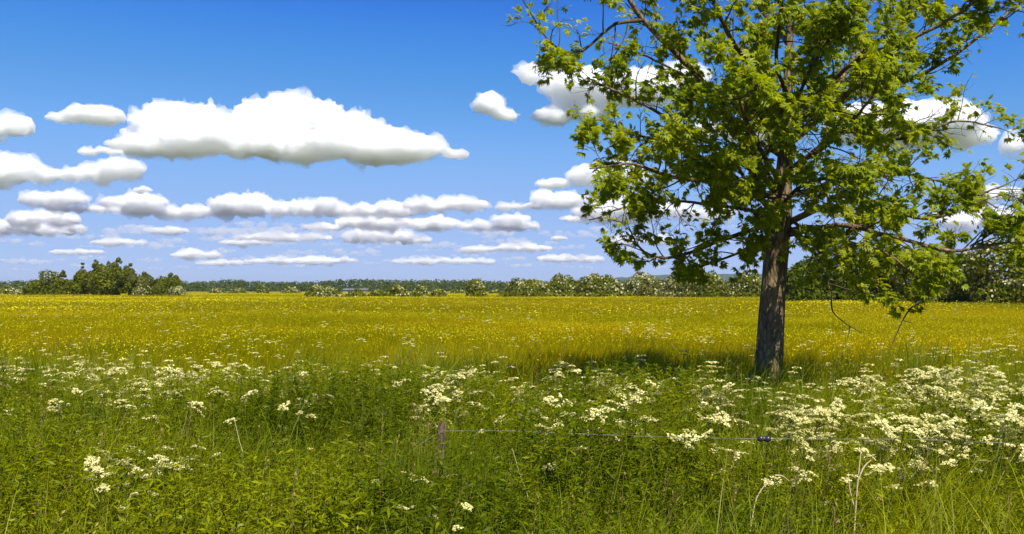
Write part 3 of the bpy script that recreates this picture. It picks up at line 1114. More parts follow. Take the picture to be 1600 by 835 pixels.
def build_verge():
    rng = np.random.default_rng(8)
    herb = [herb_tile(50 + i) for i in range(4)]
    p = np.vstack([grid_points(rng, 2.2, 10.2, 0.62)])
    n = len(p)
    right = np.clip((p[:, 0] / np.maximum(p[:, 1], 1) * FPX + 800 - 950) / 350, 0, 1)     # herbs thin out towards the right, grass takes over
    keep = (rng.random(n) < 1.0 - 0.75 * right) & (rng.random(n) < np.interp(p[:, 1], [7.5, 10.2], [1.0, 0.25]))
    p, n = p[keep], keep.sum()
    sc = rng.uniform(0.85, 1.15, n)
    sz = sc * (0.60 + 0.72 * vnoise(p[:, 0], p[:, 1], 1.1, 21))
    scatter('verge_herbs', herb, np.column_stack([p, np.zeros(n)]), rng.uniform(0, 6.28, n), np.column_stack([sc, sc, sz]), rng.integers(0, 4, n),
            'tangle of small leaved dark green herbs in the foreground')
    gr = [grass_tile(70 + i) for i in range(3)] + [grass_tile(80 + i, 440, 0.55, 1.08, (0.4, 1.3)) for i in range(2)]
    p = grid_points(rng, 2.2, 19.0, 0.58)
    n = len(p)
    keep = rng.random(n) < np.interp(p[:, 1], [2, 8, 11, 15, 19], [1.0, 0.85, 0.4, 0.12, 0.0])
    p, n = p[keep], keep.sum()
    q = np.array([(x, y) for x, y in ((-0.47, 4.85), (-0.36, 4.8), (-0.42, 4.6), (-0.33, 4.95), (-0.55, 4.9), (-0.45, 4.4))])      # rank grass round the post
    p = np.vstack([p, q])
    n = len(p)
    right = np.clip((p[:, 0] / np.maximum(p[:, 1], 1) * FPX + 800 - 900) / 300, 0, 1)
    idx = np.where(rng.random(n) < 0.2 + 0.6 * right, rng.integers(3, 5, n), rng.integers(0, 3, n))
    sc = rng.uniform(0.85, 1.15, n)
    sz = sc * (0.72 + 0.42 * vnoise(p[:, 0], p[:, 1], 1.4, 33))
    sz[-6:] = 1.12
    idx[-6:] = rng.integers(0, 3, 6)
    sc[-6:] = 0.6
    scatter('verge_grass', gr, np.column_stack([p, np.zeros(n)]), rng.normal(0, 0.5, n), np.column_stack([sc, sc, sz]), idx,
            'long arching green grass of the foreground verge')


build_verge()


# ------------------------------------------------------------------ cow parsley
def umbel_mesh(seed, r=0.06):
    rng = np.random.default_rng(seed)
    g = Geo()
    k = rng.integers(8, 13)
    petal = np.array([[-0.5, -0.5, 0], [0.5, -0.42, 0.06], [0.46, 0.5, 0], [-0.42, 0.46, 0.06]])
    for i in range(k):
        a = 6.28 * i / k * 1.618 * 2
        q = r * math.sqrt((i + 0.6) / k)
        c = np.array([q * math.cos(a), q * math.sin(a), -0.35 * q * q / r + rng.normal(0, 0.003)])
        v, f = tube(np.array([(0, 0, -0.045), c * (0.6, 0.6, 1) - (0, 0, 0.018), c - (0, 0, 0.004)]), [0.0012, 0.0009, 0.0008], 3)
        g.add(v, f, 1)
        m = rng.integers(8, 12)
        rr = 0.0125 * rng.uniform(0.8, 1.2) * np.sqrt(rng.random(m))
        aa = rng.uniform(0, 6.28, m)
        pp = c + np.stack([rr * np.cos(aa), rr * np.sin(aa), -12 * rr * rr + rng.normal(0, 0.0015, m)], -1)
        v, f = stamp(petal, np.array([[0, 1, 2, 3]]), pp, random_tilt(rng, m, 0.45), rng.uniform(0.007, 0.012, m))
        g.add(v, f, 0)
    return g.mesh('umbel', [M['white'], M['stalk']], smooth=False)


def fern_leaf_mesh(seed):
    rng = np.random.default_rng(seed)
    g = Geo()
    t = np.linspace(0, 1, 6)
    path = np.stack([0.26 * t, 0 * t, 0.10 * t - 0.12 * t * t], -1)
    v, f = tube(path, np.linspace(0.002, 0.0008, 6), 3)
    g.add(v, f, 1)
    P, D, S = [], [], []
    for q in np.linspace(0.2, 1, 9):
        c = np.array([np.interp(q, t, path[:, i]) for i in range(3)])
        for s in (-1, 1):
            L = 0.11 * (1.1 - q)
            d = np.array([0.5, s * 0.85, rng.normal(0, 0.1)])
            for u in np.linspace(0.2, 1, 4):
                P.append(c + d * L * u)
                D.append(d + rng.normal(0, 0.5, 3))
                S.append(0.030 * (1.2 - 0.4 * u))
    P, D, S = np.array(P), np.array(D), np.array(S)
    v, f = stamp(np.array([[0, 0, 0], [0.25, 0.5, 0.04], [0, 1, 0], [-0.25, 0.5, 0.04]]), np.array([[0, 1, 2, 3]]), P, frames(D, np.tile([0, 0, 1.0], (len(D), 1)) + rng.normal(0, 0.2, D.shape)), S)
    g.add(v, f, 0)
    return g.mesh('leaf', [M['herb'], M['stalk']])


UMBELS = [umbel_mesh(300 + i, r) for i, r in enumerate((0.034, 0.042, 0.050, 0.058))]
FERNS = [fern_leaf_mesh(320 + i) for i in range(2)]


def parsley_proto(seed, h, n):
    """stem mesh plus where its umbels and leaves sit"""
    rng = np.random.default_rng(seed)
    g = Geo()
    lean = rng.uniform(0.04, 0.16)
    t = np.linspace(0, 1, 6)
    main = np.stack([lean * h * t ** 1.7, rng.normal(0, 0.03) * t, h * t], -1)
    v, f = tube(main, np.linspace(0.0055, 0.002, 6), 5)
    g.add(v, f)
    tips = [(main[-1], norm(main[-1] - main[-2]))]
    for k in range(n - 1):
        q = rng.uniform(0.45, 0.85)
        c = np.array([np.interp(q, t, main[:, i]) for i in range(3)])
        a = 2.4 * k + rng.normal(0, 0.4)
        L = h * rng.uniform(0.16, 0.34)
        d = np.array([math.cos(a) * 0.62 + 0.18, math.sin(a) * 0.62, 0.9])
        e = c + d * L
        e[2] = min(e[2], h * 1.04)
        mid = (c + e) / 2 + np.array([math.cos(a), math.sin(a), -0.3]) * 0.03
        p = spline([c, mid, e], 5)
        v, f = tube(p, np.linspace(0.0026, 0.0014, 5), 4)
        g.add(v, f)
        tips.append((e, norm(e - mid) + np.array([0, 0, 1.0])))
    lv = [(np.array([np.interp(q, t, main[:, i]) for i in range(3)]), rng.uniform(0, 6.28)) for q in (0.3, 0.42, 0.55)]
    return g.mesh('stem', [M['stalk']]), tips, lv, h


PROTO = [parsley_proto(340 + i, h, n) for i, (h, n) in enumerate(((0.84, 5), (0.90, 6), (0.76, 4), (0.88, 7), (0.68, 3), (0.80, 5), (0.74, 2), (0.80, 3)))]


def cow_parsley(x, y, k, label, group, rng, scale=1.0, bloom=1.0):
    st, tips, lv, h = PROTO[k]
    root = bpy.data.objects.new('cow_parsley', None)
    COL.objects.link(root)
    root.location = (x, y, 0)
    root.rotation_euler = (0, 0, rng.normal(0, 0.5))
    root.scale = (scale, scale, scale)
    tag(root, label, 'flower', group)
    link('stem', st, root)
    for p, d in tips:
        u = link('umbel', UMBELS[rng.integers(0, 4)], root, p)
        u.rotation_euler = (rng.normal(0, 0.28) - 0.12, rng.normal(0, 0.28) + 0.10, rng.uniform(0, 6.28))
        s = bloom * rng.uniform(0.8, 1.25)
        u.scale = (s, s, s)
    for p, a in lv:
        u = link('leaf', FERNS[rng.integers(0, 2)], root, p)
        u.rotation_euler = (0, 0, a)
    return root


def place_parsley():
    rng = np.random.default_rng(91)

    def put(px, py, label, group, k=None, bloom=1.0, scale=None, kr=(0, 6)):
        k = rng.integers(*kr) if k is None else k
        s = scale or rng.uniform(0.9, 1.1)
        z = PROTO[k][3] * s * 0.97
        d = FPX * (EYE - z) / (py - HOR)
        cow_parsley((px - 800) / FPX * d - 0.10 * z, d, int(k), label, group, rng, s, bloom)

    def band(n, x0, x1, lo, hi, label, group, bloom=1.0, power=1.0, clump=None, kr=(0, 6)):
        c = 0
        while c < n:
            px = rng.uniform(x0, x1)
            a, b = np.interp(px, lo[0], lo[1]), np.interp(px, hi[0], hi[1])
            py = a + (b - a) * rng.random() ** power
            if abs(px - 1200) < 34 and 655 < py < 720:
                continue            # the insulator stays in sight
            if clump is not None and vnoise(px, py * 1.6, clump, 12) < rng.uniform(0.2, 0.62):
                continue
            lb, gp = (label, group) if isinstance(label, str) else label(px, py, (py - a) / max(1.0, b - a))
            put(px, py, lb, gp, bloom=bloom, kr=kr)
            c += 1
    G = 'cow parsley plants in flower'

    def spot(px, py, t):
        """name the neighbourhood by what stands there"""
        for lim, w in ((110, 'at the left edge of the picture'), (230, 'below the tallest trees of the far clump'), (230, 'below the right end of the far clump'),
                       (430, 'above the thin dry stem at the left'), (520, 'around the slanting dark dry stem'), (610, 'below the low far bushes'),
                       (700, 'behind the weathered post'), (800, 'right of the weathered post, below the lone round bush'), (900, 'below the left end of the tree shadow'),
                       (1000, 'below the middle of the tree shadow'), (1110, 'left of the tree trunk'), (1175, 'close by the left of the trunk'), (1240, 'at the foot of the tree trunk'),
                       (1310, 'close by the right of the trunk'), (1380, 'below the hanging bare twig'), (1450, 'below the second hanging twig'), (1530, 'well right of the trunk'), (9999, 'at the right edge of the picture')):
            if px < lim:
                break
        r = 'back' if t < 0.34 else ('middle' if t < 0.67 else 'front')
        lb = 'cow parsley %s, %s row' % (w, r)
        return lb, lb.replace(',', '')

    def clump_spot(px, py, t):
        lb = 'cow parsley in the %s %s of the round clump low on the left' % ('upper' if t < 0.34 else ('middle' if t < 0.67 else 'lower'), 'left' if px < 188 else ('centre' if px < 237 else 'right'))
        return lb, lb.replace('cow parsley', 'flowers')
    band(96, 1010, 1640, ([1010, 1200, 1640], [600, 594, 566]), ([1010, 1200, 1640], [655, 672, 675]), spot, G, 1.1, 1.0, 60)
    band(44, 600, 1010, ([600, 800, 1010], [584, 580, 590]), ([600, 1010], [628, 660]), spot, G, 1.0, 1.0, 70)
    band(46, -30, 600, ([-30, 600], [562, 590]), ([-30, 300, 600], [600, 645, 625]), spot, G, 1.0, 1.2, 60)
    band(19, 140, 285, ([140, 285], [700, 696]), ([140, 285], [752, 742]), clump_spot, 'cow parsley in the low left clump', 0.68, kr=(4, 8))
    band(6, 1215, 1400, ([1215, 1400], [715, 712]), ([1215, 1400], [765, 750]), 'cow parsley in front of the wire near the dry stalks', 'cow parsley in front of the wire', 0.72, kr=(6, 8))
    band(8, 1000, 1600, ([1000, 1600], [684, 690]), ([1000, 1600], [704, 714]), 'cow parsley just under the wire at the right', 'cow parsley just under the wire', 0.8, kr=(4, 8))
    for px, py, t in ((730, 651, 'bright cow parsley just right of the weathered post top'),
                      (668, 640, 'small cow parsley right above the weathered post'),
                      (612, 752, 'left one of the cow parsleys low in the middle'),
                      (655, 756, 'right one of the cow parsleys low in the middle'),
                      (602, 800, 'cow parsley at the bottom edge, lower left of the middle pair'),
                      (672, 818, 'cow parsley at the bottom edge right of its neighbour'),
                      (205, 778, 'lone yellowish cow parsley under the left clump'),
                      (470, 648, 'lone cow parsley between the left band and the post'),
                      (262, 652, 'tall cow parsley standing above the round left clump'),
                      (465, 552, 'tall slanting cow parsley rising out of the left meadow band')):
        put(px, py, t, G, kr=(4, 8), bloom=0.66)
    # the many more that only show as specks: one object
    n = 900
    y = 9.5 + 70 * rng.random(n) ** 1.9
    x = rng.uniform(-1, 1, n) * (y * 0.60 + 1)
    y[:230] = rng.uniform(7.2, 12.5, 230)
    x[:230] = (rng.random(230) ** 0.75 * 2 - 1) * (y[:230] * 0.60 + 1)
    keep = (vnoise(x * 0.5, y, 3.0, 6) > rng.uniform(0.25, 0.75, n))
    keep[:230] = vnoise(x[:230], y[:230], 1.5, 6) > rng.uniform(0.15, 0.6, 230)
    x, y = x[keep], y[keep]
    n = len(x)
    tuft = []
    for s in range(3):
        g = Geo()
        r2 = np.random.default_rng(400 + s)
        for q in range(4):
            ox, oy, oz = r2.uniform(-0.14, 0.14), r2.uniform(-0.14, 0.14), r2.uniform(0.56, 0.80)
            m = 34
            rr = 0.05 * np.sqrt(r2.random(m))
            aa = r2.uniform(0, 6.28, m)
            pp = np.stack([ox + rr * np.cos(aa), oy + rr * np.sin(aa), oz - 5 * rr * rr], -1)
            v, f = stamp(np.array([[-0.5, -0.5, 0], [0.5, -0.5, 0], [0.5, 0.5, 0], [-0.5, 0.5, 0]]), np.array([[0, 1, 2, 3]]), pp, random_tilt(r2, m, 0.4), r2.uniform(0.010, 0.02, m))
            g.add(v, f, 0)
            v, f = tube(np.array([(ox * 0.2 - 0.06, oy * 0.2, 0.0), (ox * 0.7, oy * 0.7, oz * 0.6), (ox, oy, oz)]), [0.003, 0.002, 0.001], 3)
            g.add(v, f, 1)
        tuft.append(g.mesh('flower_patch', [M['white'], M['stalk']], smooth=False))
    s = rng.uniform(0.8, 1.15, n)
    scatter('scattered_cow_parsley', tuft, np.column_stack([x, y, np.zeros(n)]), rng.uniform(0, 6.28, n), s, rng.integers(0, 3, n),
            'white specks of cow parsley scattered through the meadow')


place_parsley()
# ------------------------------------------------------------------ wire fence and dry stalks
def build_fence():
    root = bpy.data.objects.new('wire_fence', None)
    COL.objects.link(root)
    zw = 0.85
    def wp(px, py):
        d = FPX * (EYE - zw) / (py - HOR)
        return np.array(at(px, py, d))
    a, b_ = wp(686, 671), wp(1600, 690)
    root.location = (a[0], a[1], 0)
    tag(root, 'low wire fence with a weathered post crossing the long grass', 'fence')
    o = np.array([a[0], a[1], 0])
    rng = np.random.default_rng(17)

    def post(p, h, r, mat, lean, ch):
        g = Geo()
        k, n = 14, 12
        ring = []
        for i in range(n):
            t = i / (n - 1)
            z = -0.1 + (h + 0.1) * t
            for j in range(k):
                an = 2 * math.pi * j / k
                rr = r * (1.0 + 0.10 * math.sin(3 * an + 1) + rng.normal(0, 0.05)) * (1.0 - 0.10 * t)
                ztop = (rng.uniform(-0.035, 0.02) if i == n - 1 else 0)
                ring.append((p[0] + lean * t + rr * math.cos(an), p[1] + rr * math.sin(an), z + ztop))
        ring.append((p[0] + lean, p[1], h - 0.03))
        f = [(i * k + j, i * k + (j + 1) % k, (i + 1) * k + (j + 1) % k, (i + 1) * k + j) for i in range(n - 1) for j in range(k)]
        g.add(ring, f)
        c = len(ring) - 1
        g.t.append(np.array([((n - 1) * k + j, (n - 1) * k + (j + 1) % k, c) for j in range(k)]))
        g.tm.append(np.zeros(k))
        return link('post', g.mesh('post', [mat]), root)
    wood = bark_mat('weathered_post', (0.08, 0.055, 0.035), (0.22, 0.165, 0.12), scale=16, stretch=0.12, bump=0.9)
    post(np.array([0, 0.03, 0]), 0.880, 0.026, wood, 0.012, 0)['label'] = 'weathered grey brown post with a splintered top'
    dk = bark_mat('dark_stake', (0.05, 0.035, 0.025), (0.13, 0.10, 0.07), scale=18, stretch=0.12)
    for px, py, h in ((1021, 690, 0.66), (1405, 738, 0.62)):
        d = FPX * (EYE - h) / (py - HOR)
        p = np.array(at(px, py, d)) - o
        p[2] = 0
        post(p, h, 0.022, dk, 0.01, 0)['label'] = 'thin dark stake nearly lost in the grass'
    steel = plain_mat('galvanised_wire', (0.22, 0.21, 0.17), 0.7, 0.0, 60)
    e0 = a + (a - b_) * 0.55
    e1 = b_ + (b_ - a) * 0.5
    t = np.linspace(0, 1, 60)
    base = e0[None] + (e1 - e0)[None] * t[:, None]
    sag = -0.018 * np.abs(np.sin(np.pi * t * 3)) - 1.5 * np.clip((0.266 - t) / 0.266, 0, 1)
    sag = np.maximum(sag, 0.05 - zw)
    for s, ph in ((1, 0), (2, math.pi)):
        pts = base.copy()
        pts[:, 2] += sag + 0.0010 * np.cos(t * 260 + ph)
        pts[:, 1] += 0.0010 * np.sin(t * 260 + ph)
        v, f = tube(pts - o, np.full(60, 0.0010), 4)
        if s == 1:
            g = Geo()
        g.add(v, f)
    link('wire', g.mesh('wire', [steel]), root)
    # egg-shaped black insulator threaded on the wire
    c = wp(1200, 685)
    tt = (c[0] - e0[0]) / (e1[0] - e0[0])
    c = e0 + (e1 - e0) * tt
    c[2] += np.interp(tt, t, sag)
    prof = [(-0.034, 0.004), (-0.032, 0.011), (-0.022, 0.016), (-0.012, 0.0175), (-0.007, 0.0125), (0.0, 0.0115), (0.007, 0.0125), (0.012, 0.0175), (0.022, 0.016), (0.032, 0.011), (0.034, 0.004)]
    ax = norm(e1 - e0)
    v, f = tube(np.array([c + ax * q[0] * 1.15 for q in prof]) - o, [q[1] * 1.15 for q in prof], 14)
    link('insulator', mesh_from('insulator', v, f, [plain_mat('black_plastic', (0.03, 0.03, 0.035), 0.35)]), root)['label'] = 'black egg shaped insulator on the wire'


build_fence()


def dry_stalk(paths, label):
    """paths: list of (pixel points, distance, radius)"""
    g = Geo()
    x0, y0, _ = at(*paths[0][0][0], paths[0][1])
    for pts, d, r in paths:
        p = np.array([at(px, py, d + 0.02 * i) for i, (px, py) in enumerate(pts)])
        p = spline(p, 10)
        v, f = tube(p - (x0, y0, 0), np.linspace(r, r * 0.5, 10), 5)
        g.add(v, f)
    o = link('dry_stalk', g.mesh('dry_stalk', [M['straw']]), None, (x0, y0, 0))
    tag(o, label, 'stalk', 'dry stalks')


M['straw'] = plain_mat('straw', (0.44, 0.35, 0.19), 0.8, 0.0, 40)
_d = 4.3
dry_stalk([([(1330, 900), (1338, 780), (1342, 735), (1346, 700)], _d, 0.005), ([(1340, 752), (1350, 730), (1361, 719)], _d, 0.0045), ([(1334, 790), (1328, 765), (1325, 738)], _d, 0.004)],
          'pale dry stalk standing forked in front of the wire')
dry_stalk([([(1165, 880), (1178, 794), (1190, 765), (1210, 743)], _d, 0.0042), ([(1210, 743), (1222, 744), (1233, 752)], _d, 0.0045)],
          'bent pale dry stalk left of the forked one')
dry_stalk([([(372, 880), (381, 730), (374, 690), (366, 655)], 4.9, 0.0026)], 'thin dry stem leaning in the herbs at the left')
dry_stalk([([(835, 880), (828, 790), (812, 740), (800, 700)], 4.6, 0.0026)], 'thin dry stem leaning left in the middle foreground')
dry_stalk([([(530, 660), (508, 610), (494, 582), (478, 562)], 9.0, 0.004)], 'dark dry stem slanting up out of the left meadow band')
# ------------------------------------------------------------------ the tree
TD = 12.0                                            # distance of the trunk
TX = (1200 - 800) / FPX * TD
TREE = bpy.data.objects.new('broadleaf_tree', None)
COL.objects.link(TREE)
TREE.location = (TX, TD, 0)
tag(TREE, 'large leafy tree with a stout grey trunk at the meadow edge', 'tree')
TO = np.array([TX, TD, 0.0])


def tp(px, py, dy=0.0):
    return np.array(at(px, py, TD + dy)) - TO


def build_trunk():
    pts = [(1197, 655, 62), (1199, 610, 53), (1201, 560, 47), (1204, 500, 44), (1208, 440, 41), (1213, 380, 42), (1218, 335, 40), (1222, 300, 31), (1226, 240, 24),
           (1229, 170, 19), (1232, 100, 15), (1235, 20, 12), (1238, -80, 9), (1236, -200, 7), (1240, -330, 4)]
    c = spline(np.array([tp(x, y) for x, y, w in pts]), 60)
    r = np.interp(np.linspace(0, 1, 60), np.linspace(0, 1, len(pts)), [0.89 * w / 2 / FPX * TD for x, y, w in pts])
    c[0, 2] = -0.1
    rng = np.random.default_rng(1)
    k = 28
    v, f = tube(c, r, k)
    v = v.reshape(60, k, 3)
    a = np.linspace(0, 2 * np.pi, k, endpoint=False)
    wob = 1 + 0.05 * np.sin(3 * a[None] + 0.6 + np.linspace(0, 2, 60)[:, None]) + 0.035 * np.sin(7 * a[None] + 1.7 + np.linspace(0, 5, 60)[:, None]) + rng.normal(0, 0.012, (60, k))
    flare = 1 + 0.25 * np.exp(-np.arange(60) / 2.0)[:, None] * (0.6 + 0.6 * np.sin(4 * a[None]))
    v = c[:, None] + (v - c[:, None]) * (wob * flare)[..., None]
    link('trunk', mesh_from('trunk', v.reshape(-1, 3), f, [M['bark']]), TREE)


build_trunk()

# main limbs: (pixel x, pixel y, depth offset), first and last radius in pixels
LIMBS = [
    ([(1216, 305, 0), (1165, 225, -.2), (1116, 155, -.4), (1060, 90, -.6), (1000, 28, -.8), (955, -50, -.9)], 9, 4),
    ([(1002, 32, -.8), (960, 38, -.9), (925, 68, -1.0), (896, 92, -1.1), (866, 104, -1.1), (848, 122, -1.2)], 4, 1.2),
    ([(900, 88, -1.0), (862, 70, -1.1), (832, 30, -1.2), (808, -8, -1.3)], 2.4, 1.0),
    ([(1212, 330, 0), (1140, 272, .5), (1050, 222, .8), (970, 205, .9), (905, 196, .9)], 6, 1.4),
    ([(1208, 350, 0), (1125, 374, -.6), (1080, 392, -.9), (1030, 400, -1.1), (1000, 384, -1.2), (984, 352, -1.2)], 5, 1.2),
    ([(1212, 310, 0), (1130, 284, -1), (1060, 276, -1.5), (990, 256, -1.9), (925, 262, -2.1)], 6, 1.4),
    ([(1222, 245, 0), (1150, 190, .9), (1080, 130, 1.6), (1010, 92, 2.2), (950, 70, 2.4)], 6, 1.5),
    ([(1226, 175, 0), (1170, 100, -.8), (1130, 40, -1.4), (1095, -50, -1.8)], 7, 2.5),
    ([(1212, 335, 0), (1130, 322, 1.2), (1040, 312, 1.9), (970, 326, 2.2), (922, 345, 2.3)], 5, 1.3),
    ([(1218, 290, 0), (1140, 240, -.4), (1060, 190, -.8), (985, 150, -1.0), (930, 130, -1.0)], 6, 1.5),
    ([(1206, 365, 0), (1150, 395, .5), (1105, 412, .8), (1080, 430, .9)], 4, 1.2),
    ([(1228, 350, 0), (1290, 323, -.4), (1330, 332, -.6), (1385, 322, -.8), (1430, 338, -1), (1480, 335, -1.1), (1530, 302, -1.2), (1572, 285, -1.2)], 7, 1.5),
    ([(1226, 362, 0), (1265, 357, -.4), (1300, 372, -.8), (1345, 388, -1.1), (1385, 400, -1.3), (1425, 432, -1.5), (1450, 462, -1.6)], 6, 1.3),
    ([(1226, 280, 0), (1300, 212, .3), (1350, 208, .5), (1410, 217, .6), (1460, 205, .7), (1510, 190, .8), (1570, 200, .8)], 6, 1.4),
    ([(1228, 225, 0), (1300, 170, -.3), (1352, 131, -.5), (1420, 130, -.7), (1480, 95, -.9), (1560, 35, -1.0), (1610, -10, -1.1)], 7, 1.8),
    ([(1230, 185, 0), (1310, 132, .6), (1345, 82, .9), (1400, 60, 1.1), (1442, -10, 1.2)], 6, 2),
    ([(1228, 305, 0), (1320, 282, 1.2), (1400, 270, 1.9), (1480, 285, 2.3), (1555, 325, 2.4)], 6, 1.4),
    ([(1226, 368, 0), (1320, 352, -1), (1400, 370, -1.4), (1490, 388, -1.6), (1560, 378, -1.7), (1625, 370, -1.8)], 6, 1.5),
    ([(1516, 385, -1.6), (1545, 365, -1.6), (1580, 330, -1.6), (1606, 292, -1.6)], 2, 1.0),
    ([(1220, 290, 0), (1190, 230, -1.4), (1165, 175, -2.3), (1150, 120, -2.8)], 6, 1.5),
    ([(1226, 270, 0), (1285, 230, -1.5), (1335, 185, -2.5), (1365, 150, -2.9)], 6, 1.5),
    ([(1224, 250, 0), (1190, 200, 1.5), (1160, 150, 2.5), (1140, 110, 3.0)], 6, 1.5),
    ([(1228, 230, 0), (1290, 180, 1.6), (1340, 140, 2.6), (1370, 90, 3.0)], 6, 1.5),
    ([(1232, 100, 0), (1290, 30, -.6), (1350, -60, -1.0), (1380, -130, -1.2)], 6, 1.6),
    ([(1232, 70, 0), (1170, -5, .7), (1120, -90, 1.1), (1080, -150, 1.3)], 6, 1.6),
    ([(1234, 10, 0), (1280, -80, 1.0), (1330, -170, 1.5)], 5, 1.5),
    ([(1236, -40, 0), (1200, -130, -1.0), (1160, -220, -1.5)], 4, 1.4),
    ([(1237, -100, 0), (1270, -200, -.7), (1290, -290, -1.0)], 4, 1.2),
    ([(1228, 200, 0), (1330, 100, -1.0), (1430, 60, -1.6), (1530, 0, -2.0), (1590, -60, -2.2)], 6, 1.6),
    ([(1230, 150, 0), (1210, 95, -1.2), (1215, 40, -2.0), (1225, -20, -2.4)], 5, 1.4),
    ([(1226, 215, 0), (1240, 165, -1.4), (1265, 110, -2.3), (1300, 60, -2.7)], 5, 1.4),
    ([(1222, 320, 0), (1255, 290, -1.2), (1310, 275, -2.0), (1370, 265, -2.5)], 5, 1.4),
    ([(1216, 330, 0), (1175, 300, -1.1), (1130, 235, -1.8), (1085, 215, -2.2)], 5, 1.4),
    ([(1224, 345, 0), (1270, 395, .8), (1330, 415, 1.4), (1400, 420, 1.8)], 5, 1.4),
    ([(1224, 330, 0), (1275, 380, -.9), (1292, 420, -1.3), (1300, 455, -1.4)], 4, 1.6),
]
OUTLINE = np.array([(790, -400), (790, 32), (828, 58), (842, 152), (880, 158), (884, 222), (893, 282), (915, 352), (968, 418), (1035, 424), (1072, 446), (1172, 446), (1186, 405),
                    (1240, 405), (1244, 452), (1335, 462), (1390, 505), (1455, 490), (1500, 455), (1600, 425), (1720, 400), (1720, -400)], float)
# stretches where the photograph shows open sky between the sprays
GAPS = [(940, 60, 42, 34), (1005, 100, 26, 26), (880, 30, 30, 45), (915, 155, 36, 22), (1010, 172, 30, 16), (955, 345, 38, 26), (1052, 350, 44, 24), (1085, 300, 30, 18),
        (935, 235, 26, 18), (1545, 100, 52, 52), (1525, 200, 46, 34), (1490, 250, 30, 22), (1570, 300, 30, 40), (1440, 170, 40, 22), (1350, 165, 34, 16), (1400, 290, 34, 18), (1330, 245, 26, 14),
        (1500, 350, 40, 16), (1262, 225, 18, 26), (1120, 115, 22, 18), (1450, 60, 24, 22), (1290, 345, 34, 14), (1160, 270, 16, 18), (1015, 60, 22, 20)]


def inside(poly, x, y):
    n = len(poly)
    r = np.zeros(len(x), bool)
    j = n - 1
    for i in range(n):
        xi, yi = poly[i]
        xj, yj = poly[j]
        c = ((yi > y) != (yj > y)) & (x < (xj - xi) * (y - yi) / (yj - yi + 1e-12) + xi)
        r ^= c
        j = i
    return r


def to_px(p):
    w = p + TO
    return 800 + w[:, 0] / w[:, 1] * FPX, HOR - (w[:, 2] - EYE) / w[:, 1] * FPX


def compound_leaf(seed, k=7):
    """hand-shaped leaf of k drooping leaflets on a stalk; unit size, stalk along +y"""
    rng = np.random.default_rng(seed)
    V, F, n = [], [], 0
    for i in range(k):
        a = (i - (k - 1) / 2) * (1.95 / (k - 1)) * 1.25
        L = 0.62 * (1.0 - 0.24 * abs(a)) * rng.uniform(0.85, 1.12)
        w = L * rng.uniform(0.28, 0.37)
        d = np.array([math.sin(a), math.cos(a), 0])
        s = np.array([math.cos(a), -math.sin(a), 0])
        o = np.array([0, 0.34, 0])
        dr = rng.uniform(0.15, 0.5)
        p0 = o
        p1 = o + d * L * 0.52 + np.array([0, 0, -dr * 0.10 * L])
        p2 = o + d * L + np.array([0, 0, -dr * 0.62 * L])
        e1, e2 = p1 + s * w / 2 + (0, 0, 0.06 * L), p1 - s * w / 2 + (0, 0, 0.06 * L)
        V += [p0, e1, p2, e2, p1]
        F += [(n, n + 4, n + 1), (n + 1, n + 4, n + 2), (n, n + 3, n + 4), (n + 3, n + 2, n + 4)]
        n += 5
    V += [np.array([-0.012, 0, 0.0]), np.array([0.012, 0, 0.0]), np.array([0, 0.36, 0.0])]
    F += [(n, n + 1, n + 2)]
    return np.array(V), np.array(F)


LEAVES = [compound_leaf(500 + i, k) for i, k in enumerate((7, 5, 7, 6))]


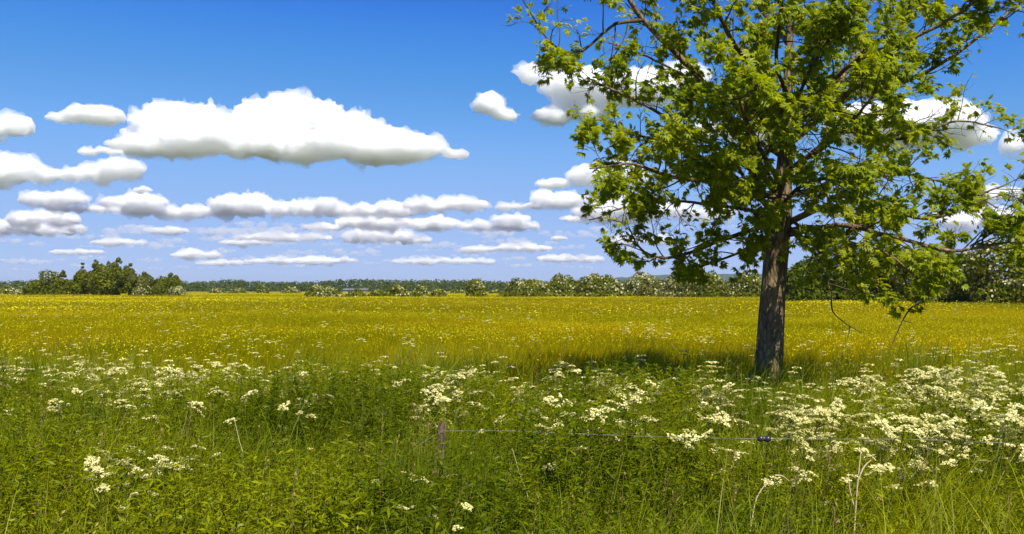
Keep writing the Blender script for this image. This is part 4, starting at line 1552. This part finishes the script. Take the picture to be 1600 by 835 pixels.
def build_limbs():
    rng = np.random.default_rng(21)
    leaf_pos, leaf_dir, leaf_limb, limbs = [], [], [], []
    for li, (pts, r0, r1) in enumerate(LIMBS):
        ctrl = np.array([tp(x, y, dy) for x, y, dy in pts])
        L = np.linalg.norm(np.diff(ctrl, axis=0), axis=1).sum()
        n = max(10, int(L / 0.14))
        c = spline(ctrl, n)
        c[1:] += np.cumsum(rng.normal(0, 0.007, (n - 1, 3)), 0)
        u = np.linspace(0, 1, n)
        rad = 0.8 * (r0 + (r1 - r0) * u ** 0.7) / FPX * TD
        g = Geo()
        v, f = tube(c, rad, 9 if r0 > 4 else 6)
        g.add(v, f, 0 if r0 > 5 else 1)
        tan = norm(np.gradient(c, axis=0))
        start = 0.12 if r0 > 3 else 0.05
        step = 0.14
        m = max(3, int(L * (1 - start) / step))
        bare = li == len(LIMBS) - 1
        for q in range(m + 1):
            t = start + (1 - start) * min(1.0, (q + rng.uniform(0, 0.8)) / m)
            i = min(n - 1, int(t * (n - 1)))
            tip = q == m
            d = tan[i].copy()
            if not tip:
                side = norm(rng.normal(size=3))
                side -= d * (side @ d)
                side = norm(side)
                side[2] += 0.18
                d = norm(d * rng.uniform(0.35, 0.9) + side * rng.uniform(0.7, 1.1) + np.array([0.16, 0, 0]))
            bl = rng.uniform(0.35, 0.95) * (1.0 - 0.35 * t)
            p = [c[i]]
            dd = d.copy()
            for s in range(5):
                dd = norm(dd + rng.normal(0, 0.16, 3) + np.array([0.03, 0, 0.10 if s < 2 else -0.14]))
                p.append(p[-1] + dd * bl / 5)
            p = spline(np.array(p), 9)
            br = min(rad[i] * 0.6, 0.011) * (1 if bl > 0.5 else 0.8)
            v, f = tube(p, np.linspace(br, 0.0028, 9), 5)
            x0, y0 = to_px(p[-1:])
            if not inside(OUTLINE, x0, y0)[0]:
                continue
            if bare and rng.random() < 0.5:
                continue
            g.add(v, f, 1)
            # twigs with a tuft of leaves at the tip
            for s in range(rng.integers(5, 9)):
                j = rng.integers(3, 9)
                td = norm(norm(p[j] - p[j - 1]) * 0.8 + rng.normal(0, 0.6, 3) + np.array([0.12, 0, 0.08]))
                tl = rng.uniform(0.08, 0.26)
                e = p[j] + td * tl
                v, f = tube(np.array([p[j], p[j] + td * tl * 0.5 + rng.normal(0, 0.012, 3), e]), [0.0034, 0.0026, 0.002], 3)
                g.add(v, f, 1)
                k = rng.integers(5, 11)
                for w in range(k):
                    leaf_pos.append(e - td * tl * rng.uniform(0, 0.55))
                    o = norm(td * 0.7 + rng.normal(0, 0.75, 3) + np.array([0.30, 0, -0.12]))
                    leaf_dir.append(o)
                    leaf_limb.append(li)
        limbs.append(link('limb', g.mesh('limb', [M['bark'], M['twig']]), TREE))
    P, D = np.array(leaf_pos), np.array(leaf_dir)
    px, py = to_px(P + D * 0.08)
    ok = inside(OUTLINE, px, py)
    for (gx, gy, rx, ry) in GAPS:
        q = ((px - gx) / rx) ** 2 + ((py - gy) / ry) ** 2
        ok &= ~((q < 1.0) & (rng.random(len(P)) < 0.90))
    P, D, px, py = P[ok], D[ok], px[ok], py[ok]
    LL = np.array(leaf_limb)[ok]
    n = len(P)
    S = rng.uniform(0.105, 0.175, n)
    up = np.tile([0.25, -0.60, 0.9], (n, 1)) + rng.normal(0, 0.42, (n, 3))      # leaves turn their faces to the light
    Rm = frames(D, up)
    kind = rng.integers(0, 4, n)
    # the 300 leaves that show largest: in the frame, nearest the eye, out at the edge of the crown
    seen = (px > 800) & (px < 1590) & (py > 4) & (py < 480)
    score = np.where(seen, S / (P[:, 1] + TD), -1)
    top = np.argsort(-score)[:300]
    single = np.zeros(n, bool)
    single[top] = True
    LM = []
    for v, f in LEAVES:
        LM.append(mesh_from('leaf', v, f, [M['leaf']]))
    for i in top:
        o = link('leaf', LM[kind[i]], limbs[LL[i]])
        mt = Matrix(((*(Rm[i][0] * S[i]), P[i][0]), (*(Rm[i][1] * S[i]), P[i][1]), (*(Rm[i][2] * S[i]), P[i][2]), (0, 0, 0, 1)))
        o.matrix_basis = mt
    g = Geo()
    for k in range(4):
        q = (kind == k) & ~single
        v, f = stamp(LEAVES[k][0], LEAVES[k][1], P[q], Rm[q], S[q])
        g.add(v, f, 0)
    o = link('crown', g.mesh('crown', [M['leaf']]), TREE)
    o['kind'] = 'stuff'
    print('leaves', n)


build_limbs()


def drooping_twigs():
    """two bare twigs that hang below the crown"""
    for pts in (([(1300, 455, -1.4), (1299, 472, -1.42), (1303, 490, -1.45), (1325, 508, -1.5), (1347, 521, -1.55)], [(1328, 510, -1.5), (1325, 528, -1.5)]),
                ([(1450, 462, -1.6), (1425, 480, -1.65), (1411, 500, -1.7), (1402, 520, -1.75), (1394, 538, -1.75)], [(1411, 501, -1.7), (1426, 505, -1.7)])):
        g = Geo()
        for i, q in enumerate(pts):
            c = spline(np.array([tp(*w) for w in q]), 12)
            v, f = tube(c, np.linspace(0.011 if i == 0 else 0.006, 0.004, 12), 6)
            g.add(v, f)
        link('twig', g.mesh('twig', [M['dark_wood']]), TREE)


drooping_twigs()
# ------------------------------------------------------------------ the air between here and the far hill
def build_haze():
    m = bpy.data.materials.new('haze_air')
    m.use_nodes = True
    t = m.node_tree
    t.nodes.clear()
    b = NB(t)
    pv = b.n('ShaderNodeVolumePrincipled', {'Color': (0.72, 0.83, 1.0, 1), 'Density': 0.000075, 'Anisotropy': 0.2})
    o = b.n('ShaderNodeOutputMaterial')
    t.links.new(pv.outputs[0], o.inputs['Volume'])
    s, z0, z1 = 9300.0, -2.0, 110.0
    v = [(-s, -s, z0), (s, -s, z0), (s, s, z0), (-s, s, z0), (-s, -s, z1), (s, -s, z1), (s, s, z1), (-s, s, z1)]
    f = [(0, 3, 2, 1), (4, 5, 6, 7), (0, 1, 5, 4), (1, 2, 6, 5), (2, 3, 7, 6), (3, 0, 4, 7)]
    ob = link('haze', mesh_from('haze', v, f, [m], smooth=False))
    tag(ob, 'thin summer haze in the air over the meadow', None, None, 'stuff')


build_haze()
